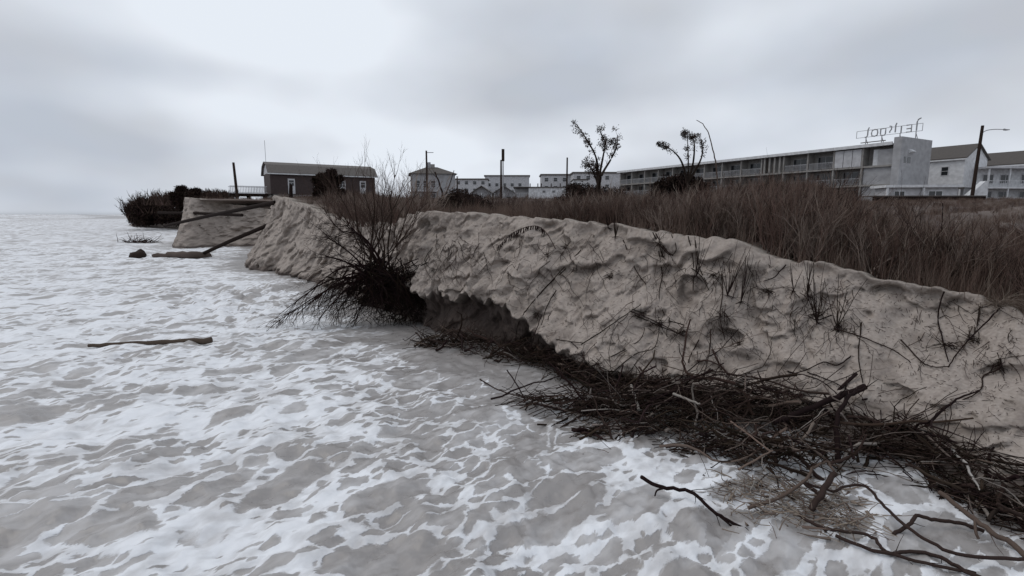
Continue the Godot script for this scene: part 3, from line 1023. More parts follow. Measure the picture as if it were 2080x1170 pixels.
	for q in [[1385, 672], [1340, 655], [1300, 640], [1470, 640], [1450, 560], [1150, 500], [1090, 640], [1660, 640], [1700, 665], [1925, 700], [1980, 690], [1340, 495], [1240, 560], [1560, 590], [1500, 700], [1110, 520], [2030, 740]]:
		var c := on_bank(q[0], q[1])
		c += (EYE - c).normalized() * 0.04
		for k in 26:
			hr.tube(wander(c + rv() * 0.05, Vector3(rng.randfn(0, 1), rng.randfn(-0.2, 0.6), rng.randfn(0, 0.6)), rng.randf_range(0.1, 0.4), 4, 0.35), 0.006, 0.002, 3, DARK.lerp(BROWN, rng.randf()), false)
	kind(tag(obj("trailing_roots", hr.mesh(), M.twig), "thin trailing roots and torn tufts strewn down the sand face", "roots"), "stuff")
	# hair roots and crumbs in the sand
	var fine := MB.new()
	for k in 3600:
		var px := rng.randf_range(830, 2070)
		var f := rng.randf()
		var top := 440.0 + maxf(0.0, px - 1050) * 0.17
		var py := lerpf(top + 12, top + 330, f)
		var key := Vector2i(int(px / 6), int(py / 6))
		if not face_at.has(key):
			continue
		var p := on_bank(px, py) + Vector3(-0.01, 0.005, 0.01)
		var L := p.distance_to(EYE)
		fine.tube(wander(p, Vector3(rng.randfn(), rng.randfn(-0.6, 0.7), rng.randfn()), rng.randf_range(0.03, 0.12) + (0.3 * rng.randf() if rng.randf() < 0.12 else 0.0), 4, 0.4), 0.00045 * L, 0.0002 * L, 3, DARK.lerp(MIDB, rng.randf()), false)
	kind(tag(obj("hair_roots", fine.mesh(), M.twig), "fine hair roots sticking out all over the sand face", "hair roots"), "stuff")

func make_frond() -> void:
	var o := thing("drooping_frond", "drooping feathery frond with hanging dark leaflets on the sand face", "frond", on_bank(1115, 500))
	var b := o.position
	var away := (EYE - b).normalized() * 0.12
	var pts := []
	for q in [[1128, 505], [1112, 476], [1092, 460], [1065, 463], [1036, 478], [1012, 503]]:
		var p := on_bank(q[0], q[1])
		pts.append(p + away * 1.2 - b)
	var path := smooth_path(pts, 6)
	var mb := MB.new()
	mb.tube(path, 0.012, 0.005, 5, BROWN)
	obj("rib", mb.mesh(), M.twig, o)
	var lf := MB.new()
	for k in range(8, path.size()):
		for q in 4:
			var p := path[k] + rv() * 0.015
			var L := rng.randf_range(0.12, 0.3) * (0.5 + 0.5 * sin(PI * k / path.size()))
			lf.tube(wander(p, Vector3(rng.randfn(-0.15, 0.15), -1, rng.randfn(0, 0.15)), L, 3, 0.1), 0.011, 0.002, 3, DARK, false)
	obj("leaflets", lf.mesh(), M.twig, o)

func leaf_ball(mb: MB, c: Vector3, r: Vector3, count: int, size: float, col: Color, jitter := 0.35) -> void:
	for k in count:
		var d := rv()
		if d.length() > 1.0:
			d = d.normalized() * pow(rng.randf(), 0.33)
		var p := c + d * r
		var u := rv().normalized() * size * rng.randf_range(0.6, 1.4)
		var w := u.cross(rv()).normalized() * size * 0.45
		mb.tri(p, p + u * 0.6 + w, p + u * 1.4, col.lerp(col * 1.9, rng.randf() * jitter))

func make_uprooted_shrub() -> void:
	# the big half-fallen shrub on the undercut corner of the bank
	var b := P(775, 560, 14.3)
	var o := thing("uprooted_shrub", "large bare half uprooted shrub with black root mass at the undercut corner", "shrub", b)
	var stems := MB.new()
	var tw := MB.new()
	var seeds := [[-60, -195, 0.03], [-20, -200, 0.04], [10, -190, 0.035], [45, -195, 0.03], [78, -190, 0.026], [-95, -180, 0.022], [28, -205, 0.03], [-5, -170, 0.024], [60, -160, 0.022], [-40, -185, 0.02], [95, -150, 0.018], [-85, -130, 0.016], [-120, -140, 0.016], [20, -140, 0.018], [-50, -120, 0.016], [70, -120, 0.016], [-15, -110, 0.018], [40, -100, 0.015]]
	for q in seeds:
		var tip := P(775 + q[0], 560 + q[1], 14.3 + rng.randf_range(-0.5, 0.9)) - b
		var st := Vector3(rng.randf_range(-0.35, 0.35), rng.randf_range(-0.15, 0.1), rng.randf_range(-0.2, 0.2))
		var mid := st.lerp(tip, 0.5) + rv() * 0.16
		var pts := smooth_path([st, st.lerp(mid, 0.5) + rv() * 0.14, mid + rv() * 0.12, mid.lerp(tip, 0.5) + rv() * 0.12, tip], 5)
		stems.tube(pts, q[2], 0.006, 6, DARK.lerp(BROWN, 0.3), false)
		for k in 12:
			var a := rng.randi_range(6, pts.size() - 2)
			var d := (pts[a + 1] - pts[a]).normalized() + rv() * 0.55
			grow(stems, pts[a], d, rng.randf_range(0.35, 0.8), 0.0075, 2, 3, 0.38, Vector3(0, 0.05, 0), BROWN, tw)
	# drooping limbs on the left
	for q in [[600, 640], [560, 655], [640, 610], [690, 470], [660, 520], [620, 600], [705, 455], [660, 480], [585, 625], [645, 650], [680, 640], [720, 655]]:
		var tip := P(q[0], q[1], 13.6 + rng.randf_range(-0.5, 0.5)) - b
		tip.y = maxf(tip.y, 0.03 - b.y)
		var st := Vector3(rng.randf_range(-0.3, 0.2), rng.randf_range(-0.2, 0.3), 0.1)
		var mid := st.lerp(tip, 0.5) + Vector3(0, rng.randf_range(0.1, 0.4), 0)
		var pts := smooth_path([st, mid, tip], 7)
		stems.tube(pts, 0.032, 0.008, 5, DARK, false)
		for k in 16:
			var a := rng.randi_range(3, pts.size() - 2)
			var d := (pts[a + 1] - pts[a]).normalized() + rv() * 0.6 + Vector3(0, -0.2, 0)
			grow(stems, pts[a], d, rng.randf_range(0.3, 0.75), 0.009, 2, 3, 0.5, Vector3(0, -0.05, 0), DARK, tw)
	obj("stems", stems.mesh(), M.twig, o)
	kind(obj("twigs", tw.mesh(), M.twig, o), "stuff")
	var root := MB.new()
	for k in 460:
		var st := P(780 + rng.randfn(0, 45), 556 + rng.randfn(0, 20), 14.25 + rng.randfn(0, 0.18)) - b
		var f := rng.randf()
		var goal := P(lerpf(600, 905, pow(f, 0.62)), lerpf(650, 640, f) + rng.randfn(0, 8), 13.9 + rng.randfn(0, 0.3)) - b
		goal.y = maxf(goal.y, -b.y + 0.01)
		var mid := st.lerp(goal, rng.randf_range(0.3, 0.6)) + rv() * 0.16 + Vector3(0, rng.randf_range(0.0, 0.28), 0)
		var endp := mid.lerp(goal, rng.randf_range(0.3, 1.0))
		var pts := smooth_path([st, mid, endp], 4)
		for q in range(2, pts.size()):
			pts[q] += rv() * 0.06
		root.tube(pts, rng.randf_range(0.006, 0.018), 0.003, 3, DARK * rng.randf_range(0.6, 1.5), false)
	for k in 1000:
		var px := 815.0 + rng.randfn(0, 50)
		var py := lerpf(545 + 0.3 * absf(px - 800.0), 652, rng.randf())
		var p := P(px, py, 14.2 + rng.randfn(0, 0.25)) - b
		p.y = maxf(p.y, -b.y - 0.02)
		root.tube(wander(p, Vector3(rng.randfn(-0.2, 0.8), rng.randfn(-0.55, 0.5), rng.randfn(0.2, 0.5)), rng.randf_range(0.15, 0.55), 4, 0.3), rng.randf_range(0.005, 0.014), 0.003, 3, DARK * rng.randf_range(0.6, 1.3), false)
	obj("root_mass", root.mesh(), M.twig, o)

func make_tree(called: String, label: String, base: Vector3, limbs: Array, leaf: float, thick: float, bushy: float) -> void:
	# limbs: lists of px, py at the tree's own distance, first at the base
	var o := thing(called, label, "tree", base)
	var tr := MB.new()
	var cw := MB.new()
	for l in limbs:
		var pts := []
		for k in l.size():
			pts.append(P(l[k][0], l[k][1], -base.z + (rng.randf_range(-0.5, 0.5) if k > 1 else 0.0)) - base)
		var path := smooth_path(pts, 5)
		tr.tube(path, thick, thick * 0.2, 6, DARK.lerp(BROWN, 0.4), false)
		for k in 11:
			var a := rng.randi_range(path.size() / 2, path.size() - 1)
			var d := rv() * 0.6 + (path[a] - path[maxi(a - 1, 0)]).normalized() + Vector3(-0.4, 0.0, 0)
			var tips := []
			grow(tr, path[a], d, thick * rng.randf_range(1.2, 3.6), thick * 0.14, 1, 2, 0.5, Vector3.ZERO, BROWN, null, tips)
			for tp in tips:
				if a > path.size() * 0.6 or rng.randf() < 0.3:
					leaf_ball(cw, tp, Vector3.ONE * leaf * 1.5 * bushy, 16, leaf, BROWN.lerp(DARK, rng.randf()))
		for k in range(path.size() * 2 / 3, path.size(), 2):
			leaf_ball(cw, path[k] + rv() * leaf, Vector3(leaf * 2.0, leaf * 1.8, leaf * 2.0), 26, leaf, BROWN)
	obj("trunk", tr.mesh(), M.twig, o)
	obj("crown", cw.mesh(), M.twig, o)

func make_evergreen(label: String, px: float, py: float, depth: float, w: float, h: float, lean := 0.0) -> void:
	# a low dense dark bush; px, py is its foot
	var b := P(px, py, depth)
	b.y = ground(b.x, b.z) - 0.05 if depth < 60.0 else minf(ground(b.x, b.z), b.y + 0.1)
	var top := P(px, py - h, depth).y - b.y
	var half := w * 0.5 * depth / F
	var o := thing("evergreen_bush", label, "bush", b)
	var st := MB.new()
	for k in 7:
		st.tube(wander(Vector3.ZERO, Vector3(rng.randfn(lean, 0.5), 1, rng.randfn(0, 0.5)), top * 0.8, 5, 0.15), 0.05, 0.015, 5, DARK, false)
	obj("trunk", st.mesh(), M.twig, o)
	var cw := MB.new()
	for k in 26:
		var a := rng.randf_range(-1, 1)
		var yy := rng.randf_range(0.12, 0.95)
		var cc := Vector3(a * half * 0.8 + lean * yy * half, top * yy * (1.0 - 0.35 * a * a), rng.randf_range(-0.6, 0.6) * half)
		var s := half * rng.randf_range(0.16, 0.36)
		leaf_ball(cw, cc, Vector3(s * 1.3, s * 0.8, s * 1.2), 520, 0.0042 * depth, DARK.lerp(BROWN, rng.randf() * 0.5))
	obj("crown", cw.mesh(), M.twig, o)

func shrub_proto(h: float, spread: float, stems: int, col: Color, lev: int, kids: int) -> Array:
	var a := MB.new()
	var b := MB.new()
	for k in stems:
		var d := Vector3(rng.randfn(0, spread), 1, rng.randfn(0, spread))
		grow(a, Vector3(rng.randfn(0, 0.1), -0.08, rng.randfn(0, 0.1)), d, h * rng.randf_range(0.4, 0.8), 0.019, lev, kids, 0.38, Vector3(0, 0.05, 0), col, b)
	return [a.mesh(), b.mesh()]

var skyline := [[540, 400], [640, 396], [700, 388], [760, 394], [840, 402], [900, 404], [1000, 410], [1080, 411], [1150, 406], [1200, 398], [1300, 402], [1360, 398], [1440, 394], [1500, 382], [1560, 372], [1640, 376], [1700, 398], [1740, 420], [1800, 436], [1900, 450], [2000, 462], [2100, 462]]
func brush_height(px: float, z: float, gy: float) -> float:
	# how tall the growth stands at a place
	for k in skyline.size() - 1:
		if px < skyline[k + 1][0] or k == skyline.size() - 2:
			var f := clampf((px - skyline[k][0]) / float(skyline[k + 1][0] - skyline[k][0]), 0, 1)
			return clampf((maxf(P(px, lerpf(skyline[k][1], skyline[k + 1][1], f), z).y - gy, 0.38)) * (0.82 + 0.75 * nz.get_noise_2d(px * 0.021, z * 0.35)), 0.12, 2.4)
	return 0.5

func make_brush() -> void:
	var protos := []
	for k in 5:
		protos.append(shrub_proto([1.5, 1.2, 1.8, 1.0, 1.4][k], [0.3, 0.42, 0.25, 0.5, 0.36][k], [8, 10, 7, 11, 9][k], [BRUSH * 0.85, Color(0.17, 0.135, 0.115), BRUSH * 0.3, BRUSH * 0.55, Color(0.11, 0.08, 0.067)][k], 2, 4))
	var reed := []
	for k in 3:
		var m := MB.new()
		for q in 20:
			var p := Vector3(rng.randfn(0, 0.22), -0.05, rng.randfn(0, 0.16))
			var col := BRUSH.lerp(STRAW, rng.randf() * rng.randf() * [0.8, 0.5, 1.0][k])
			m.tube(wander(p, Vector3(rng.randfn(0, 0.2), 1, rng.randfn(0, 0.2)), rng.randf_range(0.3, 0.95), 3, 0.14), 0.0055, 0.0018, 3, col, false)
		reed.append(m.mesh())
	# single bare shrubs along the front of the thicket
	var made := 0
	var tries := 0
	while made < 120 and tries < 6000:
		tries += 1
		var px := rng.randf_range(600, 2075)
		var z := rng.randf_range(9.0, 36.0)
		var x := (px - 1040.0) / F * z
		var d := inland(x, -z)
		if d < 0.5 or d > 14.0:
			continue
		if px > 1690 and rng.randf() < 0.35:
			continue
		var k := rng.randi_range(0, 4)
		var big := minf(rng.randf_range(0.5, 0.95), brush_height(px, z, ground(x, -z)) / [1.5, 1.2, 1.8, 1.0, 1.4][k] * rng.randf_range(0.7, 1.15))
		var o := thing("bare_shrub", "leafless brown shrub in the thicket behind the dune crest", "shrub", Vector3(x, ground(x, -z), -z), "leafless shrubs behind the dune crest")
		obj("stems", protos[k][0], M.twig, o)
		obj("twigs", protos[k][1], M.twig, o)
		o.rotation.y = rng.randf() * TAU
		o.scale = Vector3.ONE * big
		made += 1
	# scrub crowding the crest on both sides of the uprooted shrub
	for q in [[690, 23.0], [715, 22.0], [735, 21.0], [758, 20.0], [780, 20.5], [805, 18.6], [830, 18.0], [850, 17.6], [870, 17.2], [745, 19.6], [818, 19.4]]:
		var x: float = (q[0] - 1040.0) / F * q[1]
		var o := thing("bare_shrub", "leafless brown shrub in the thicket behind the dune crest", "shrub", Vector3(x, ground(x, -q[1]), -q[1]), "leafless shrubs behind the dune crest")
		var k := rng.randi_range(0, 3)
		obj("stems", protos[k][0], M.twig, o)
		obj("twigs", protos[k][1], M.twig, o)
		o.rotation.y = rng.randf() * TAU
		o.scale = Vector3.ONE * rng.randf_range(0.8, 1.15)
	# the thicket and the dry grass beyond, too many to count
	var sets := []
	for k in 8:
		sets.append([])
	tries = 0
	while tries < 40000:
		tries += 1
		var z := 7.0 + 95.0 * pow(rng.randf(), 1.5)
		var x := rng.randf_range(-0.62, 1.15) * z
		var d := inland(x, -z)
		if d < 0.25 or d > 90.0:
			continue
		var px := 1040.0 + F * x / z
		var m := nz.get_noise_2d(x * 0.16 + 8, z * 0.16) + 0.12
		var wood := sm(-0.25, 0.2, m + (0.3 if px > 1120 and px < 1700 else -0.12) - (0.02 if px > 1720 else 0.0))
		if px < 540 and rng.randf() < 0.7:
			continue
		var far := 1.0 + 0.012 * d
		if rng.randf() < wood * (0.62 if px < 1720 else 0.22) and d > 0.5:
			var k := rng.randi_range(0, 4)
			var gy := ground(x, -z)
			var s := minf(rng.randf_range(0.5, 1.0) * far, brush_height(px, z, gy) / [1.5, 1.2, 1.8, 1.0, 1.4][k] * rng.randf_range(0.65, 1.1))
			sets[k].append([Vector3(x, gy, -z), s])
		elif rng.randf() < (0.75 if px > 1690 else (0.4 if px > 1150 else 0.9)):
			var gy := ground(x, -z)
			var s := minf(rng.randf_range(0.3, 0.85) * far, brush_height(px, z, gy) / 0.8 * rng.randf_range(0.6, 1.05))
			sets[5 + rng.randi_range(0, 2)].append([Vector3(x, gy, -z), s])
	for k in 8:
		for part in (2 if k < 5 else 1):
			var mm := MultiMesh.new()
			mm.transform_format = MultiMesh.TRANSFORM_3D
			mm.mesh = protos[k][part] if k < 5 else reed[k - 5]
			mm.instance_count = sets[k].size()
			for q in sets[k].size():
				var e: Array = sets[k][q]
				var an := float((q * 7919 + k * 31) % 628) * 0.01
				var bs := Basis(Vector3.UP, an).scaled(Vector3.ONE * float(e[1]))
				mm.set_instance_transform(q, Transform3D(bs, e[0]))
			var mi := MultiMeshInstance3D.new()
			mi.name = numbered("brush_thicket" if k < 5 else "dry_grass")
			mi.multimesh = mm
			mi.material_override = M.twig
			add_child(mi)
			kind(mi, "stuff")
			tag(mi, "dense brown leafless brush covering the land behind the crest" if k < 5 else "dry brown dune grass covering the land behind the crest", "brush" if k < 5 else "grass")

func make_plants() -> void:
	make_uprooted_shrub()
	make_frond()
	var b := P(1215, 415, 17.5)
	b.y = ground(b.x, b.z)
	make_tree("windblown_tree", "tall ragged wind-blown tree with three curling tops left of the motel", b, [
		[[1216, 420], [1216, 385], [1215, 352], [1210, 318], [1192, 284], [1172, 254]], [[1217, 420], [1217, 380], [1219, 350], [1225, 318], [1229, 290], [1219, 267]],
		[[1217, 420], [1217, 385], [1222, 356], [1240, 325], [1252, 300], [1255, 278]], [[1215, 410], [1215, 380], [1208, 356], [1194, 330]], [[1216, 410], [1217, 380], [1212, 352], [1212, 335]]], 0.06, 0.06, 1.1)
	b = P(1395, 400, 20.0)
	b.y = ground(b.x, b.z)
	make_tree("windblown_tree", "shorter ragged wind-blown tree in front of the motel roof", b, [
		[[1398, 420], [1398, 370], [1398, 320], [1396, 275]], [[1398, 380], [1385, 330], [1366, 306], [1346, 296]], [[1398, 370], [1408, 330], [1410, 290], [1400, 272]], [[1398, 370], [1425, 320], [1424, 282]]], 0.06, 0.05, 1.0)
	var pts := []
	for q in [[1462, 420], [1457, 360], [1452, 320], [1442, 280], [1430, 255], [1414, 243]]:
		pts.append(P(q[0], q[1], 19.0))
	(pts[0] as Vector3)
	pts[0] = Vector3(pts[0].x, ground(pts[0].x, pts[0].z) - 0.05, pts[0].z)
	stick("bent_stem", "single tall bare stem curving over to the left against the sky", "stem", pts, 0.03, 0.01, MIDB)
	var stand := func(label: String, q: Array, z: float, r: float, col: Color, sub := []) -> void:
		var a := []
		for k in q.size():
			a.append(P(q[k][0], q[k][1], z))
		var g := ground(a[0].x, a[0].z) - 0.05
		a[0] = Vector3(a[0].x, minf(g, a[1].y - 0.1), a[0].z)
		var subs := []
		for e in sub:
			var b2 := []
			for w in e:
				b2.append(P(w[0], w[1], z))
			subs.append(b2)
		stick("bare_snag", label, "snag", a, r, r * 0.5, col, 3, "", subs)
	stand.call("pale bare trunk standing in the brush below the motel stair screen", [[1622, 490], [1621, 455], [1626, 425], [1630, 396]], 17.0, 0.028, PALE * 0.75)
	stand.call("pale thin trunk in the brush left of the tall thicket", [[1466, 470], [1467, 430], [1470, 395], [1471, 352]], 18.0, 0.024, PALE * 0.6)
	stand.call("dark thin stem standing alone in the reeds at the right", [[1912, 520], [1912, 480], [1914, 440], [1915, 412]], 14.0, 0.018, DARK)
	stand.call("dark forked snag between the bare shrub and the rounded bush", [[900, 432], [900, 405], [893, 378], [884, 350]], 19.0, 0.045, DARK, [[[899, 405], [912, 378], [922, 346]]])
	stand.call("grey leaning snag at the right edge of the thicket", [[1705, 500], [1722, 470], [1745, 440], [1772, 410]], 15.0, 0.02, MIDB)
	stick("fallen_branch", "pale fallen branch lying at the foot of the thicket", "branch", [P(1588, 508, 12.4), P(1625, 497, 12.5), P(1660, 474, 12.6)], 0.02, 0.012, PALE * 0.7, 4)
	make_evergreen("low dark evergreen bush at the foot of the taller wind-blown tree", 1200, 440, 19.0, 130, 70)
	make_evergreen("dark evergreen bush beneath the shorter wind-blown tree", 1378, 430, 22.0, 110, 75)
	make_evergreen("dark rounded bush behind the crest right of the bare shrub", 945, 428, 24.0, 120, 44)
	make_evergreen("slim dark evergreen standing before the brown barn", 672, 430, 33.0, 56, 88)
	make_evergreen("dark bush on the skyline at the left tip of the headland", 375, 420, 84.0, 46, 44, 0.3)
	make_evergreen("dense rounded brown bush behind the tallest headland shrub", 325, 456, 101.0, 96, 62)
	make_evergreen("dense brown bush at the seaward end of the headland", 292, 458, 107.0, 46, 48)
	# headland thicket at the far left
	for q in [[318, 455, 100.0, 90, 62, "tallest spreading bare shrub of the far headland"], [352, 440, 92.0, 90, 50, "bare shrub between the tallest headland shrub and the dark bush"], [290, 458, 108.0, 60, 54, "bare shrub at the seaward tip of the far headland"], [420, 408, 86.0, 60, 22, "low bare shrub on the bank just right of the dark bush"], [455, 406, 84.0, 60, 18, "low bare shrub just left of the leaning pole"]]:
		var c := P(q[0], q[1], q[2])
		c.y = maxf(ground(c.x, c.z), 0.3)
		var hgt := P(q[0], q[1] - q[4], q[2]).y - c.y
		var o := thing("headland_shrub", q[5], "shrub", c, "shrubs on the far headland")
		var a := MB.new()
		var t := MB.new()
		for k in 110:
			var off := Vector3(rng.randfn(0, 0.42), 0, rng.randfn(0, 0.3)) * float(q[3]) * 0.5 * float(q[2]) / F
			grow(a, off, Vector3(rng.randfn(0, 0.3), 1, rng.randfn(0, 0.3)), hgt * rng.randf_range(0.35, 0.65), 0.13, 2, 4, 0.5, Vector3(-0.02, 0.04, 0), BROWN, t)
		kind(obj("stems", a.mesh(), M.twig, o), "stuff")
		kind(obj("twigs", t.mesh(), M.twig, o), "stuff")
	# grass tuft on the crest near the right edge
	var g0 := on_bank(2030, 622)
	var g := thing("grass_tuft", "pale dry grass tuft drooping over the crest near the right edge", "grass tuft", g0)
	var gm := MB.new()
	for k in 130:
		var d := Vector3(rng.randfn(0, 0.9), 0.9, rng.randfn(0, 0.9))
		gm.tube(wander(rv() * 0.05, d, rng.randf_range(0.2, 0.45), 5, 0.12, Vector3(0, -0.22, 0)), 0.004, 0.0015, 3, STRAW.lerp(MIDB, rng.randf()), false)
	obj("blades", gm.mesh(), M.twig, g)
	make_brush()


# ---------------------------------------------------------------- buildings
func frame(o: Node3D, origin: Vector3, xdir: Vector3) -> void:
	var x := Vector3(xdir.x, 0, xdir.z).normalized()
	o.transform = Transform3D(Basis(x, Vector3.UP, x.cross(Vector3.UP)), origin)

func bx(parent: Node, called: String, mat: Material, boxes: Array, lbl := "") -> MeshInstance3D:
	# boxes: x, y, z, width, height, depth
	var m := MB.new()
	for b in boxes:
		m.box(Vector3(b[0], b[1], b[2]), Vector3(b[3], b[4], b[5]))
	var o := obj(called, m.mesh(), mat, parent)
	if lbl:
		o.set_meta("label", lbl)
	return o

func window(parent: Node, x: float, y: float, z: float, w: float, h: float, mat: Material, two := false) -> void:
	# a framed window on a wall whose front face is at z
	var f := bx(parent, "window", mat, [[x - 0.1, y - 0.1, z, w + 0.2, 0.1, 0.07], [x - 0.1, y + h, z, w + 0.2, 0.1, 0.07], [x - 0.1, y, z, 0.1, h, 0.07], [x + w, y, z, 0.1, h, 0.07]] + ([[x + w * 0.5 - 0.05, y, z + 0.012, 0.1, h, 0.05]] if two else [[x, y + h * 0.5 - 0.03, z + 0.012, w, 0.06, 0.05]]))
	bx(f, "pane", M.glass, [[x, y, z + 0.004, w, h, 0.02]])

func railing(parent: Node, x: float, y: float, z: float, w: float, mat: Material, step := 0.28) -> void:
	var b := [[x, y + 0.95, z, w, 0.07, 0.06], [x, y + 0.1, z, w, 0.05, 0.06]]
	var k := step * 0.5
	while k < w:
		b.append([x + k, y + 0.15, z + 0.012, 0.05, 0.8, 0.035])
		k += step
	bx(parent, "railing", mat, b)

func gable_roof(parent: Node, x0: float, x1: float, z0: float, z1: float, y: float, rise: float, mat: Material, over := 0.3, along_x := true) -> MeshInstance3D:
	var m := MB.new()
	var t := 0.16
	if along_x:
		var zm := (z0 + z1) * 0.5
		for s in [0, 1]:
			var ze := (z0 - over) if s == 0 else (z1 + over)
			var dy := rise * over / ((z1 - z0) * 0.5)
			var a := Vector3(x0 - over, y - dy, ze)
			var b := Vector3(x1 + over, y - dy, ze)
			var c := Vector3(x1 + over, y + rise, zm)
			var d := Vector3(x0 - over, y + rise, zm)
			slab(m, a, b, c, d, t)
	else:
		var xm := (x0 + x1) * 0.5
		for s in [0, 1]:
			var xe := (x0 - over) if s == 0 else (x1 + over)
			var dy := rise * over / ((x1 - x0) * 0.5)
			slab(m, Vector3(xe, y - dy, z0 - over), Vector3(xe, y - dy, z1 + over), Vector3(xm, y + rise, z1 + over), Vector3(xm, y + rise, z0 - over), t)
	return obj("roof", m.mesh(), mat, parent)

func slab(m: MB, a: Vector3, b: Vector3, c: Vector3, d: Vector3, t: float) -> void:
	var up := Vector3(0, t, 0)
	if (c - a).cross(b - a).y < 0:
		var e := b
		b = d
		d = e
	m.quad(a + up, b + up, c + up, d + up, Color.WHITE)
	m.quad(d, c, b, a, Color.WHITE)
	for q in [[a, b], [b, c], [c, d], [d, a]]:
		m.quad(q[0], q[1], q[1] + up, q[0] + up, Color.WHITE)

func gable_wall(parent: Node, called: String, w: Array, rise: float, mat: Material, along_x := true) -> MeshInstance3D:
	# w: x, y, z, width, height, depth; walls with the gable ends filled in
	var m := MB.new()
	m.box(Vector3(w[0], w[1], w[2]), Vector3(w[3], w[4], w[5]))
	var y: float = w[1] + w[4]
	if along_x:
		for x in [w[0], w[0] + w[3]]:
			var s := [Vector3(x, y, w[2]), Vector3(x, y, w[2] + w[5]), Vector3(x, y + rise, w[2] + w[5] * 0.5)]
			if x == w[0]:
				m.tri(s[0], s[2], s[1], Color.WHITE)
			else:
				m.tri(s[1], s[2], s[0], Color.WHITE)
	else:
		for z in [w[2], w[2] + w[5]]:
			var s := [Vector3(w[0], y, z), Vector3(w[0] + w[3], y, z), Vector3(w[0] + w[3] * 0.5, y + rise, z)]
			if z == w[2]:
				m.tri(s[1], s[2], s[0], Color.WHITE)
			else:
				m.tri(s[0], s[2], s[1], Color.WHITE)
	return obj(called, m.mesh(), mat, parent)

